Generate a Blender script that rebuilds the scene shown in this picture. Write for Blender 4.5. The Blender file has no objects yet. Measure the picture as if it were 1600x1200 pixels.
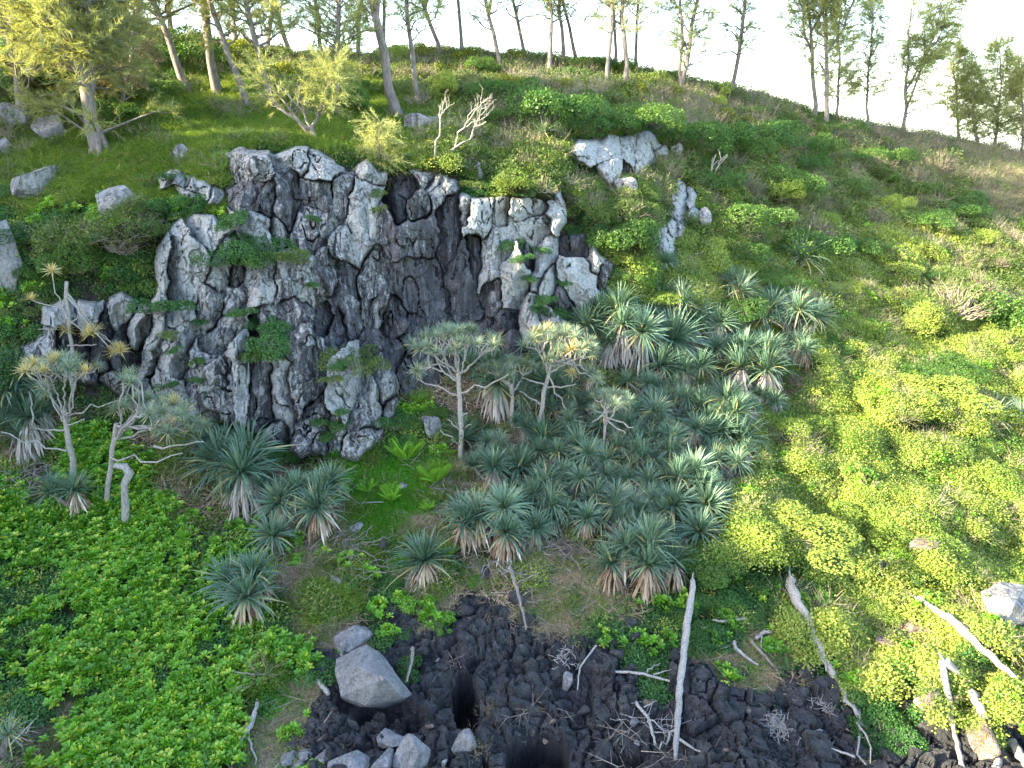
import bpy, math, random
import numpy as np
from mathutils import Vector
R = math.radians
random.seed(7)
rng = np.random.default_rng(7)
scene = bpy.context.scene
col = scene.collection

# ------------------------------------------------------------ camera, sky, sun, exposure
F_PX = 1081.0; CAM_H = 14.0; PITCH = R(20)
cam_d = bpy.data.cameras.new('camera'); cam = bpy.data.objects.new('camera', cam_d)
col.objects.link(cam); scene.camera = cam
cam.location = (0, 0, CAM_H); cam.rotation_euler = (R(90) - PITCH, 0, 0)
cam_d.sensor_width = 36; cam_d.lens = 36 * F_PX / 1600
cam_d.clip_start = 0.1; cam_d.clip_end = 3000

SUN_EL = 21.0; SUN_AZ = 108.0           # azimuth measured from +Y towards -X (the left)
SD = Vector((-math.sin(R(SUN_AZ)) * math.cos(R(SUN_EL)), math.cos(R(SUN_AZ)) * math.cos(R(SUN_EL)), math.sin(R(SUN_EL))))
world = bpy.data.worlds.new('World'); scene.world = world; world.use_nodes = True
wn = world.node_tree; wn.nodes.clear()
sky = wn.nodes.new('ShaderNodeTexSky'); sky.sky_type = 'NISHITA'; sky.sun_disc = False
sky.sun_elevation = R(SUN_EL); sky.sun_rotation = R(-SUN_AZ); sky.air_density = 1.0; sky.dust_density = 1.5; sky.ozone_density = 0.6
bg = wn.nodes.new('ShaderNodeBackground'); bg.inputs[1].default_value = 0.15
wo = wn.nodes.new('ShaderNodeOutputWorld')
tcw = wn.nodes.new('ShaderNodeTexCoord'); sx = wn.nodes.new('ShaderNodeSeparateXYZ'); cxw = wn.nodes.new('ShaderNodeCombineXYZ'); mxw = wn.nodes.new('ShaderNodeMath'); mxw.operation = 'MAXIMUM'; mxw.inputs[1].default_value = .05
wn.links.new(tcw.outputs['Generated'], sx.inputs[0]); wn.links.new(sx.outputs[0], cxw.inputs[0]); wn.links.new(sx.outputs[1], cxw.inputs[1]); wn.links.new(sx.outputs[2], mxw.inputs[0]); wn.links.new(mxw.outputs[0], cxw.inputs[2]); wn.links.new(cxw.outputs[0], sky.inputs[0])
wn.links.new(sky.outputs[0], bg.inputs[0]); wn.links.new(bg.outputs[0], wo.inputs[0])
sun_d = bpy.data.lights.new('sun', 'SUN'); sun_d.energy = 4.8; sun_d.angle = R(0.6); sun_d.color = (1.0, 0.86, 0.58)
sun = bpy.data.objects.new('sun', sun_d); col.objects.link(sun)
sun.rotation_euler = SD.to_track_quat('Z', 'Y').to_euler()
scene.view_settings.view_transform = 'Standard'; scene.view_settings.look = 'None'
scene.view_settings.exposure = 2.85; scene.view_settings.gamma = 1
scene.render.engine = 'CYCLES'
scene.cycles.max_bounces = 4; scene.cycles.diffuse_bounces = 2; scene.cycles.glossy_bounces = 1
scene.cycles.transmission_bounces = 3; scene.cycles.transparent_max_bounces = 4
scene.cycles.use_denoising = True; scene.cycles.denoising_prefilter = 'NONE'

# ------------------------------------------------------------ noise and small helpers
def _hash(ix, iy, iz, s):
    h = (ix * 374761393 + iy * 668265263 + iz * 1274126177 + s * 974634777) & 0xFFFFFFFF
    h = ((h ^ (h >> 13)) * 1274126177) & 0xFFFFFFFF
    h = (h ^ (h >> 16)) & 0xFFFFFF
    return h / float(0xFFFFFF)
def vnoise(P, s=0):
    P = np.asarray(P, float); I = np.floor(P).astype(np.int64); f = P - I; f = f * f * (3 - 2 * f)
    x, y, z = I[..., 0], I[..., 1], I[..., 2]; u, v, w = f[..., 0], f[..., 1], f[..., 2]
    def c(a, b, d): return _hash(x + a, y + b, z + d, s)
    a0 = (c(0,0,0) * (1-u) + c(1,0,0) * u) * (1-v) + (c(0,1,0) * (1-u) + c(1,1,0) * u) * v
    a1 = (c(0,0,1) * (1-u) + c(1,0,1) * u) * (1-v) + (c(0,1,1) * (1-u) + c(1,1,1) * u) * v
    return (a0 * (1-w) + a1 * w) * 2 - 1
def fbm(P, octv=4, s=0, gain=0.5):
    P = np.asarray(P, float); t = 0; a = 1.0; n = 0
    for k in range(octv):
        t = t + a * vnoise(P * 2**k, s + k * 17); n += a; a *= gain
    return t / n
def sstep(a, b, x):
    t = np.clip((x - a) / (b - a), 0, 1); return t * t * (3 - 2 * t)

class Acc:
    """collects vertices, faces and per-face values; build() links ONE mesh object"""
    def __init__(s): s.v = []; s.f = []; s.nv = 0
    def add(s, v, f, mi=0, lv=0.5):
        v = np.asarray(v, np.float32).reshape(-1, 3); f = np.asarray(f, np.int32)
        n = len(f)
        mi = np.broadcast_to(np.asarray(mi, np.int32), (n,)); lv = np.broadcast_to(np.asarray(lv, np.float32), (n,))
        s.f.append((f + s.nv, mi, lv)); s.v.append(v); s.nv += len(v)
    def mesh(s, name, mats, smooth=True):
        me = bpy.data.meshes.new(name)
        V = np.concatenate(s.v); tot = sum(len(f) for f, _, _ in s.f)
        me.vertices.add(len(V)); me.vertices.foreach_set('co', V.ravel())
        sizes = np.concatenate([np.full(len(f), f.shape[1], np.int32) for f, _, _ in s.f])
        loops = np.concatenate([f.ravel() for f, _, _ in s.f])
        me.loops.add(len(loops)); me.loops.foreach_set('vertex_index', loops)
        me.polygons.add(tot)
        st = np.zeros(tot, np.int32); st[1:] = np.cumsum(sizes)[:-1]
        me.polygons.foreach_set('loop_start', st)
        me.polygons.foreach_set('material_index', np.concatenate([m for _, m, _ in s.f]))
        me.polygons.foreach_set('use_smooth', np.full(tot, smooth, bool))
        me.update(calc_edges=True)
        a = me.attributes.new('lv', 'FLOAT', 'FACE'); a.data.foreach_set('value', np.concatenate([l for _, _, l in s.f]))
        for m in (mats if isinstance(mats, (list, tuple)) else [mats]): me.materials.append(m)
        return me
    def build(s, name, mats, parent=None, loc=(0, 0, 0), smooth=True):
        return link(name, s.mesh(name, mats, smooth), parent, loc)

def link(name, me, parent=None, loc=(0, 0, 0), rot=(0, 0, 0), sc=1.0):
    o = bpy.data.objects.new(name, me); col.objects.link(o)
    if parent is not None: o.parent = parent
    o.location = loc; o.rotation_euler = rot
    o.scale = (sc, sc, sc) if isinstance(sc, (int, float)) else sc
    return o
def tag(o, label=None, cat=None, group=None, kind=None):
    if label: o['label'] = label
    if cat: o['category'] = cat
    if group: o['group'] = group
    if kind: o['kind'] = kind
    return o

def tube(acc, P, rad, ns=6, mi=0, lv=0.5, cap=True, rough=0.0):
    P = np.asarray(P, float); n = len(P); rad = np.broadcast_to(np.asarray(rad, float), (n,))
    T = np.gradient(P, axis=0); T /= np.linalg.norm(T, axis=1)[:, None] + 1e-9
    ref = np.array([0.31, 0.17, 0.93]) if abs(T[0][2]) < .9 else np.array([0.9, 0.3, 0.1])
    A = np.cross(T, ref); A /= np.linalg.norm(A, axis=1)[:, None] + 1e-9
    B = np.cross(T, A)
    th = np.linspace(0, 2 * math.pi, ns, endpoint=False)
    rr = rad[:, None] * (1 + rough * rng.normal(size=(n, ns)))
    V = P[:, None, :] + rr[..., None] * (np.cos(th)[None, :, None] * A[:, None, :] + np.sin(th)[None, :, None] * B[:, None, :])
    i = np.arange(n - 1)[:, None] * ns; j = np.arange(ns)[None, :]; j2 = (j + 1) % ns
    Fq = np.stack([i + j, i + j2, i + ns + j2, i + ns + j], -1).reshape(-1, 4)
    acc.add(V.reshape(-1, 3), Fq, mi, lv)
    if cap and n > 1:
        k = acc.nv
        acc.add(V[-1], np.array([list(range(ns))]), mi, lv); acc.add(V[0], np.array([list(range(ns))[::-1]]), mi, lv)

def curve_pts(p0, p1, n=7, wig=0.05, sag=0.0, g=None):
    p0 = np.asarray(p0, float); p1 = np.asarray(p1, float); t = np.linspace(0, 1, n)[:, None]
    L = np.linalg.norm(p1 - p0); P = p0 * (1 - t) + p1 * t
    w = (g or rng).normal(size=(n, 3)) * wig * L; w[0] = 0; w[-1] = 0
    P = P + w; P[:, 2] -= sag * L * np.sin(np.pi * t[:, 0])
    return P

def unit(v): v = np.asarray(v, float); return v / (np.linalg.norm(v, axis=-1, keepdims=True) + 1e-9)
def leaves(acc, pos, dr, up, length, width, mi=0, lv=None, fold=0.25, kind='kite', droop=0.0):
    """many leaves at once: pos, dr (axis), up (face normal hint)"""
    pos = np.asarray(pos, float); n = len(pos); dr = unit(dr); side = unit(np.cross(dr, up)); nn = unit(np.cross(side, dr))
    L = np.broadcast_to(np.asarray(length, float), (n,))[:, None]; W = np.broadcast_to(np.asarray(width, float), (n,))[:, None] * .5
    if lv is None: lv = rng.random(n)
    if kind == 'tri':
        V = np.stack([pos - side * W, pos + side * W, pos + dr * L - nn * droop * L], 1); k = np.array([[0, 1, 2]])
    elif kind == 'kite':
        m = pos + dr * L * .55
        V = np.stack([pos, m + side * W - nn * fold * W * -1, pos + dr * L - nn * droop * L, m - side * W + nn * fold * W], 1); k = np.array([[0, 1, 2, 3]])
    else:  # obovate, six points folded on the midrib
        a = pos + dr * L * .35; b = pos + dr * L * .75; tip = pos + dr * L - nn * droop * L
        V = np.stack([pos, a + side * W * .55 + nn * fold * W, b + side * W + nn * fold * W, tip, b - side * W + nn * fold * W, a - side * W * .55 + nn * fold * W], 1)
        k = np.array([[0, 1, 2, 3], [0, 3, 4, 5]])
    m = V.shape[1]
    Fi = (np.arange(n)[:, None, None] * m + k[None]).reshape(-1, k.shape[1])
    acc.add(V.reshape(-1, 3), Fi, mi, np.repeat(lv, len(k)))

# ------------------------------------------------------------ the lie of the land: how far each line of sight reaches
FWD = np.array([0, math.cos(PITCH), -math.sin(PITCH)]); UPV = np.array([0, math.sin(PITCH), math.cos(PITCH)])
def at(px, py, Y):
    px = np.asarray(px, float); py = np.asarray(py, float); Y = np.asarray(Y, float)
    dy = (600 - py) / F_PX; dx = (px - 800) / F_PX
    t = Y / (FWD[1] + dy * UPV[1])
    return np.stack(np.broadcast_arrays(t * dx, Y, CAM_H + t * (FWD[2] + dy * UPV[2])), -1)
def to_px(P):
    P = np.asarray(P, float) - np.array([0, 0, CAM_H]); d = P @ FWD
    return 800 + F_PX * P[..., 0] / d, 600 - F_PX * (P @ UPV) / d, d

PROF = [
 (-520, [(1520,9),(1200,11.3),(1000,15),(800,19),(600,22.5),(400,25),(300,27),(200,30),(100,34),(0,40),(-60,46)]),
 (0,    [(1520,7.6),(1350,9.3),(1200,11.3),(1000,15),(800,19),(700,21.3),(600,22.6),(480,23.7),(400,24.8),(300,27),(200,30),(100,34),(40,38),(-20,44)]),
 (250,  [(1520,7.6),(1350,9.3),(1200,11.4),(1000,15),(900,17),(800,19.2),(700,21.6),(660,22.5),(560,23.4),(450,24.2),(330,25.5),(290,26.6),(230,28.5),(150,34),(100,40),(50,46)]),
 (450,  [(1520,7.6),(1350,9.5),(1200,11.5),(1100,13.2),(1000,15),(900,17),(800,19.5),(720,21.6),(600,22.8),(500,23.8),(400,24.9),(300,26),(232,26.9),(215,28.2),(200,30.5),(150,36),(120,40),(85,45)]),
 (620,  [(1520,7.6),(1350,9.6),(1200,11.7),(1100,13.3),(1000,15.2),(900,17.3),(800,19.8),(720,22.2),(640,24.3),(500,26.2),(400,26.9),(300,27.6),(258,28.1),(240,29.3),(200,33),(150,39),(110,46),(80,50)]),
 (850,  [(1520,7.6),(1350,9.7),(1200,11.9),(1100,13.5),(1000,15.4),(900,17.5),(800,20),(720,22.3),(640,24.5),(560,26.4),(510,27.3),(400,28.2),(300,29),(275,30.2),(240,32),(200,35),(150,41),(120,46),(88,51)]),
 (960,  [(1520,7.6),(1350,9.7),(1200,12),(1100,13.6),(1000,15.4),(900,17.6),(800,20.2),(700,23),(600,25.8),(500,28.2),(420,29.2),(380,29.8),(330,31),(290,32.6),(240,33.8),(205,35.5),(150,42),(105,52)]),
 (1100, [(1520,7.6),(1350,9.8),(1200,12),(1100,13.6),(1000,15.5),(900,17.8),(800,20.5),(700,23.5),(600,27),(500,30),(400,32.5),(350,34),(300,36.5),(250,40),(200,45),(150,51),(128,54)]),
 (1350, [(1520,7.7),(1350,9.8),(1200,12),(1100,14),(1000,16),(900,18.5),(800,21.5),(700,25),(600,29),(500,34),(400,39.5),(300,46.5),(220,54),(195,57)]),
 (1600, [(1520,7.7),(1350,9.8),(1200,12),(1100,14),(1000,16.3),(900,19),(800,22.3),(700,26),(600,30.5),(500,36),(400,43),(300,52),(250,58),(240,60)]),
 (2120, [(1520,7.7),(1350,9.8),(1200,12),(1000,16.3),(900,19),(700,26.5),(500,38),(400,46),(330,53)]),
]
RIDGE = ([-520, 0, 250, 450, 620, 700, 850, 960, 1100, 1200, 1350, 1480, 1600, 2120], [-60, -20, 50, 82, 82, 80, 88, 102, 128, 152, 195, 215, 240, 330])
def ridge(px): return np.interp(px, *RIDGE)
LX = np.arange(-520, 2121, 10.0); LY = np.arange(-120, 1521, 10.0)
def blur(A, r, axis):
    k = np.ones(2 * r + 1) / (2 * r + 1)
    pad = [(0, 0), (0, 0)]; pad[axis] = (r, r); B = np.pad(A, pad, mode='reflect', reflect_type='odd')
    return np.apply_along_axis(lambda m: np.convolve(m, k, 'valid'), axis, B)
_c = []
for px, pr in PROF:
    pr = sorted(pr); ys = [a for a, _ in pr]; Ys = [b for _, b in pr]
    s = (Ys[1] - Ys[0]) / (ys[1] - ys[0]); v = np.interp(LY, ys, Ys); v = np.where(LY < ys[0], Ys[0] + s * (LY - ys[0]), v)
    _c.append(v)
_c = np.array(_c)                                   # columns of the profile
_pxs = [p for p, _ in PROF]
BASE = np.stack([np.interp(LX, _pxs, _c[:, j]) for j in range(len(LY))], 0)     # [row, column]
BASE = blur(blur(BASE, 8, 1), 6, 1); BASE = blur(BASE, 1, 0)
def lat(A, px, py, x0=-520., y0=-120., st=10.):
    fx = np.clip((np.asarray(px, float) - x0) / st, 0, A.shape[1] - 1.001); fy = np.clip((np.asarray(py, float) - y0) / st, 0, A.shape[0] - 1.001)
    i = fx.astype(int); j = fy.astype(int); u = fx - i; v = fy - j
    return (A[j, i] * (1-u) + A[j, i+1] * u) * (1-v) + (A[j+1, i] * (1-u) + A[j+1, i+1] * u) * v

# which kind of ground lies where (40-unit cells)
CMAP = """SSSSSSSSSSSSSSSSSSSSSSSSSSSSSSSSSSSSSSSS
SSSSSSSSSSSSSSSSSSSSSSSSSSSSSSSSSSSSSSSS
SSSSSSggSSSSSSSSSSSSSSSSSSSSSSSSSSSSSSSS
SSSSggggggSSSggSSSSSDSDSSSSSDDDSSSSSSSSS
SSSggggggggggggggSSDDSSSSDDDDDSSSDDDDSSS
gggggggggggggggggSSDSSRRRRDSSSSSSDDDDDDD
gggggggggRRRRRRggSSSSSRRRRSSSSSSSSSDDDDD
gggggggggRRRRRRRRRBSSSSDSSSSSSSSSSSSSSDD
BBBBSSBBBBRRRRRRRRRRRRRSSSSSSSSSSSSVSSSD
BSSSSSRRRBRRRRRRRRRRRRRSSVVVVSVVSVVVVSVS
BBSSBBRRRBRRRRRRRRRRRRRRVVVVVVVVVVVVVSSS
BRRRRBRRRRRRRRRRRRRRRRRRVVPVVVVSVVVSSSSS
BRRRRRRRRRRRRRRRRRRRRRRPPPPPPPPPVVVVSVVS
SRRRRRRRRRRRRRRRRRPPRRPPPPPPPPPPVVVVVVVV
SRRRRRRRRRRRRRRRRRPPPPPPPPPPPPPPVVVVVVVV
PPRRRRRRRRRRRRRRPPPPPPPPPPPPPPPVVVVVVVVV
PPPRRRRRRRRRRRRBBBPPPPPPPPPPPPVVVVVVVVVV
PPLLLPPPPBRRRBgGBPPPPPPPPPPPPVVVVVVVVVVV
PPLLLLPPPPPPPGGGGdPPPPPPPPPPPVVVVVVVVVVV
LPLLLLLPPPPPPdGGGPPPPPPPPPPPVVVVVVVVVVVV
LLLLLLLLPPPPPdGGdPPPPPPPPPPPVVVVVVVVVVVV
LLBLLLLLBLPPddgGPPPPPddPPPPVVVVVVVVVVVVV
BBBLLLLBLLPddgBdPPdPPdddPPPBBBBVVVVVVVVV
BBBLLLLLLLBdggBPddKKddddPBBBBBVVVVVVVVVV
BBBBLLLLBLBdddBKdKKKKddBKBBBBdVVVVVVVVVV
BBLLLLLBBLBLKKKKKKKKKKKKBBKddddVVVVVVVVV
BBLLLLBLLLgGKKKKKKKKKKKKKBKKddKKBVVVVVKV
BBddLLLLLGGdKKKKKKKKKKKKKKKKKKKKKBBKVKKV
BddLLLLLLdddKKKKKKKKKKKKKKKKKKKKKBBBKKVK
PddLLLLLLdddKKKKKKKKKKKKKKKKKKKKKKKKKKKK""".split('\n')
CL = 'gGLBVSDdPRK'
_cm = np.array([[CL.index(c) for c in (r + r[-1] * 40)[:40]] for r in CMAP])
def cls(px, py):
    px = np.asarray(px, float); py = np.asarray(py, float)
    q = np.stack([px / 60, py / 60, np.zeros_like(px)], -1); q2 = np.stack([px / 18, py / 18, np.ones_like(px)], -1)
    x = px + 22 * vnoise(q, 1) + 9 * vnoise(q2, 2); y = py + 22 * vnoise(q, 3) + 9 * vnoise(q2, 4)
    return _cm[np.clip((y // 40).astype(int), 0, 29), np.clip((x // 40).astype(int), 0, 39)]

def cells(P, s, sd, loc=False):
    Q = P / s; I = np.floor(Q).astype(np.int64); f1 = np.full(Q.shape[:-1], 9.); f2 = f1.copy(); idv = np.zeros(Q.shape[:-1]); lx = idv.copy(); ly = idv.copy()
    for a in (-1, 0, 1):
        for b in (-1, 0, 1):
            ix = I[..., 0] + a; iy = I[..., 1] + b; z = np.zeros_like(ix)
            x = ix + .15 + .7 * _hash(ix, iy, z, sd); y = iy + .15 + .7 * _hash(ix, iy, z, sd + 1); ex = Q[..., 0] - x; ey = Q[..., 1] - y
            d = np.sqrt(ex ** 2 + ey ** 2); m = d < f1
            f2 = np.where(m, f1, np.minimum(f2, d)); idv = np.where(m, _hash(ix, iy, z, sd + 2), idv); f1 = np.where(m, d, f1); lx = np.where(m, ex, lx); ly = np.where(m, ey, ly)
    return (f1, f2 - f1, idv, lx, ly) if loc else (f1, f2 - f1, idv)
# outline of the bare rock: the main cliff and the two crags above it
POLYS = [
 [(343,232),(372,224),(400,228),(430,236),(470,224),(500,230),(520,240),(545,264),(560,244),(578,240),(590,264),(606,256),(670,258),(700,266),(718,282),(724,302),(770,302),(790,298),(830,300),(858,302),(872,290),(890,300),(893,332),(878,362),(925,354),(942,392),(966,412),(955,448),(938,470),(915,500),(893,488),(905,520),(845,560),(800,560),(740,565),(700,600),(640,628),(628,640),(600,690),(560,728),(520,712),(470,722),(440,704),(400,690),(370,670),(300,662),(262,664),(200,625),(160,605),(100,600),(40,572),(28,545),(60,520),(62,480),(100,460),(150,465),(190,450),(232,474),(244,446),(238,395),(262,352),(300,324),(335,328),(352,348),(350,322),(300,322),(245,300),(240,268),(300,262),(335,282),(348,288)],
 [(880,236),(900,210),(935,216),(950,205),(975,210),(1000,203),(1015,202),(1030,216),(1050,228),(1056,248),(1030,246),(1010,262),(995,278),(975,272),(965,296),(948,292),(935,268),(900,262)],
 [(1042,290),(1060,270),(1085,280),(1098,300),(1092,325),(1110,345),(1100,362),(1082,350),(1072,380),(1050,410),(1012,402),(1012,360),(1040,345),(1040,315)],
]
# rock masses: centre x, y, half width, half height, lean (deg), stands out (m), lichen
BLK = """385 262 44 36 0 .9 .62|456 246 30 28 5 .8 .75|396 300 38 36 -10 .55 .35|450 310 22 62 4 .3 .4|505 252 34 26 0 .6 .7|498 305 30 34 0 .15 .45|535 305 18 42 -8 .2 .5|492 366 42 44 -25 .35 .5|438 362 14 32 5 .35 .62|400 362 22 44 8 .35 .75|528 378 26 26 20 .35 .6|572 262 20 28 0 .6 .72|562 350 26 78 0 .55 .8|578 450 22 66 -4 .25 .5
632 280 20 30 0 -.5 .15|660 268 24 26 0 .4 .55|624 325 16 50 0 -.6 .12|696 290 26 34 0 .7 .62|640 366 50 36 -6 1.0 .34|652 330 22 24 10 .3 .4|706 365 20 84 0 .1 .3|722 450 28 80 4 .1 .18|660 455 44 50 20 -.1 .2|742 400 14 60 0 .1 .15|752 330 24 46 -14 .8 .9|732 322 12 30 0 .5 .75|768 400 24 62 -16 .6 .7|782 330 16 36 -6 .35 .8|800 440 22 52 -14 .8 .85|770 460 18 40 0 .3 .4
828 318 26 22 0 .7 .88|878 322 24 34 12 .9 .95|835 362 26 26 0 .5 .88|848 405 20 40 -14 .6 .85|858 440 16 34 10 .7 .8|822 400 14 24 0 -.1 .4|905 382 26 24 0 .25 .25|935 400 18 42 -20 .8 .8|905 440 42 44 22 .9 .86|878 470 20 34 18 .4 .3|945 430 18 36 0 .5 .4|828 498 20 34 8 .7 .88|862 500 34 18 -24 .6 .8|790 500 26 22 30 0 .12|800 535 20 34 0 .1 .2|850 535 18 22 0 .3 .5|755 520 34 34 0 -.3 .1
474 440 44 50 4 .9 .58|510 420 18 44 10 .6 .45|545 470 26 62 0 .1 .3|505 500 20 36 0 -.4 .15|528 510 20 44 -14 -.1 .25|590 482 26 30 0 .45 .42|583 530 22 22 0 .2 .3|622 500 26 40 20 0 .25|645 520 36 42 30 -.2 .2|690 520 40 34 20 -.2 .15|660 580 48 44 -10 -.1 .12|615 560 24 40 -10 0 .2|700 570 30 30 0 -.3 .1|735 570 26 26 0 -.3 .1
404 440 28 42 0 .7 .72|408 500 24 26 0 .3 .5|372 430 14 30 0 .1 .45|322 360 36 44 -10 .9 .72|296 410 36 70 -8 1.0 .72|345 420 20 56 -8 .7 .7|256 425 15 62 -8 1.1 .82|330 480 26 40 -20 .6 .66|366 470 18 40 -30 .35 .6|276 540 24 80 -14 1.1 .7|262 615 26 50 10 .9 .74|350 520 26 50 -30 .6 .6|338 600 42 66 6 1.1 .6|372 590 20 74 4 1.0 .88|330 655 18 22 0 .5 .7|410 610 22 78 0 .45 .42|404 540 10 26 0 -.2 .2|440 610 22 78 0 .6 .82|432 680 20 30 0 .4 .55|474 560 34 88 -4 1.1 .48|470 490 32 36 0 .7 .45|492 672 28 56 -8 .7 .42|540 600 28 62 -6 1.2 .78|572 640 26 66 -18 1.0 .62|602 590 26 50 -4 1.0 .6|560 690 34 32 0 .8 .6|524 680 16 40 0 .4 .6|610 640 14 34 0 .6 .6
88 480 30 30 0 .9 .78|140 482 22 34 -6 .7 .82|186 478 22 40 -22 .7 .74|60 545 30 26 0 .8 .6|108 540 20 40 0 .2 .35|160 530 20 62 -6 .3 .3|192 560 22 50 -8 -.1 .18|216 510 12 60 -20 .7 .8|238 556 14 62 -18 .75 .72|130 590 30 24 0 .4 .4|175 600 30 24 0 .3 .4|228 612 20 30 0 .5 .6|76 585 30 20 0 .4 .5
270 282 34 16 10 .7 .82|312 290 24 20 -20 .7 .8|335 306 16 24 0 .6 .7|290 308 30 14 0 .4 .7
908 236 30 34 10 1.1 .95|948 230 24 30 0 1.2 .92|955 262 22 30 -10 1.1 .85|982 232 14 38 4 .9 .75|978 262 10 22 0 .2 .2|1004 238 16 34 -8 .9 .8|1024 216 24 14 20 .8 .88|1040 238 18 14 20 .8 .85|925 270 14 16 0 .1 .2|1012 262 14 20 0 .6 .7
1062 292 18 26 10 .9 .88|1060 330 20 26 8 .8 .85|1084 302 16 30 -6 .9 .88|1092 340 14 26 -20 .8 .8|1040 372 26 28 10 .9 .9|1036 396 26 18 0 .8 .85|1064 366 14 24 0 .5 .6"""
BL = np.array([[float(v) for v in b.split()] for b in BLK.replace('\n', '|').split('|')])
def poly_sd(px, py, poly):
    P = np.array(poly, float); Q = np.roll(P, -1, 0); x = px[..., None]; y = py[..., None]
    e = Q - P; wx = x - P[:, 0]; wy = y - P[:, 1]
    t = np.clip((wx * e[:, 0] + wy * e[:, 1]) / (e ** 2).sum(1), 0, 1)
    d = np.sqrt(((wx - e[:, 0] * t) ** 2 + (wy - e[:, 1] * t) ** 2).min(-1))
    c = ((P[:, 1] > y) != (Q[:, 1] > y)) & (x < (Q[:, 0] - P[:, 0]) * (y - P[:, 1]) / (Q[:, 1] - P[:, 1] + 1e-9) + P[:, 0])
    return np.where(c.sum(-1) % 2 == 1, d, -d)
CST = 1.7
cx = np.arange(10, 1135, CST); cy = np.arange(180, 745, CST)
CX, CY = np.meshgrid(cx, cy)
_sh = CX.shape
def _n2(X, Y, s, sd): return vnoise(np.stack([X / s, Y / s, np.full_like(X, sd)], -1), int(sd))
WX = CX + 5 * _n2(CX, CY, 26, 11) + 3 * _n2(CX, CY, 9, 12); WY = CY + 7 * _n2(CX, CY, 30, 13) + 3 * _n2(CX, CY, 10, 14)
SDF = np.full(_sh, -1e3)
for pl in POLYS:
    for r0 in range(0, _sh[0], 60):
        sl = slice(r0, r0 + 60); SDF[sl] = np.maximum(SDF[sl], poly_sd(CX[sl] + (WX - CX)[sl] * .7, CY[sl] + (WY - CY)[sl] * .7, pl))
d1 = np.full(_sh, 1e9); d2 = np.full(_sh, 1e9); idb = np.zeros(_sh, int); UU = np.zeros(_sh); VV = np.zeros(_sh)
for k, (bx, by, bw, bh, ba, bp, bli) in enumerate(BL):
    a = R(ba); X = WX - bx; Y = WY - by
    u = (X * math.cos(a) - Y * math.sin(a)) / bw; v = (X * math.sin(a) + Y * math.cos(a)) / bh
    d = (np.abs(u) ** 2.6 + np.abs(v) ** 2.6) ** (1 / 2.6)
    m = d < d1
    d2 = np.where(m, d1, np.minimum(d2, d)); UU = np.where(m, u, UU); VV = np.where(m, v, VV); idb = np.where(m, k, idb); d1 = np.where(m, d, d1)
gap = (d2 - d1) * np.minimum(BL[idb, 2], BL[idb, 3])          # about pixels from the crack
br = np.random.default_rng(3)
tl = br.normal(size=(len(BL), 2)) * [0.22, 0.2]; fd = br.uniform(-.5, .5, len(BL)); fs = br.uniform(.15, .5, len(BL))
rel = BL[idb, 5] + tl[idb, 0] * UU + (tl[idb, 1] - .16) * VV
pl_ = np.full(_sh, 9.0)
for k in range(6):
    an = br.uniform(0, 2 * np.pi, len(BL)); sl_ = br.uniform(.25, .8, len(BL)) * (.35 + np.abs(np.cos(an))); of = br.uniform(.12, .42, len(BL))
    pl_ = np.minimum(pl_, of[idb] - sl_[idb] * (UU * np.cos(an[idb]) + VV * np.sin(an[idb]) * .6))
rel += pl_
cw = sstep(-.10, .45, _n2(CX, CY, 30, 21)) * .85 + .15 * sstep(-.1, .4, _n2(CX, CY, 12, 22))
rel -= cw * (.6 * np.exp(-(gap / (.7 + .9 * cw)) ** 2) + .06 * np.exp(-gap / 5))
_bp = at(CX, CY, lat(BASE, CX, CY))
# secondary joints and roughness
wv = fbm(_bp * [1.1, 1.1, .55], 3, 41); rid = 1 - np.abs(fbm(_bp * [1.5, 1.5, .5], 3, 51)) * 2
fl = fbm(_bp * [2.3, 2.3, .22] + .35 * np.stack([fbm(_bp * .8, 2, 43)] * 3, -1), 3, 44)
rel += .28 * fl - .10 * sstep(.8, 1., 1 - 3 * np.abs(fl)) + .18 * wv + .045 * fbm(_bp * 5, 3, 61) + .02 * fbm(_bp * 16, 2, 71)
rel -= .4 * sstep(.93, .99, rid) * sstep(4, 12, gap) * sstep(-.1, .4, _n2(CX, CY, 40, 23))
for csz, cam_, sd in ((38, .26, 31), (17, .11, 37)):
    _f, _g, _i, _lx, _ly = cells(np.stack([WX, WY * .62], -1), csz, sd, True)
    rel += cam_ * ((_i * 7.13 % 1 - .5) * _lx * 2.2 + (_i * 3.77 % 1 - .5) * _ly * 1.6 + (_i - .5) * .55)
edge = sstep(-9, 9, SDF)
CYV = lat(BASE, CX, CY) - (-1.3 + (1.3 + .15) * edge) - rel * sstep(-6, 14, SDF)
LICH = BL[idb, 6]

# ground relief
SX = np.arange(-520, 2121, 4.0); SY = np.arange(-100, 1521, 4.0)
GXm, GYm = np.meshgrid(SX, SY)
_gb = lat(BASE, GXm, GYm); _gp = at(GXm, GYm, _gb); _gc = cls(GXm, GYm)
amp = np.array([.45, .14, .32, .35, 1.3, 1.35, .6, .1, .25, 0, .28])[_gc]
amp = blur(blur(amp, 4, 0), 4, 1)
hum = fbm(_gp * .42, 4, 81)
bil = np.abs(vnoise(_gp * .36, 83)) + .5 * np.abs(vnoise(_gp * .85, 84))
GD = _gb - amp * (.5 * hum + 1.5 * bil)
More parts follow.
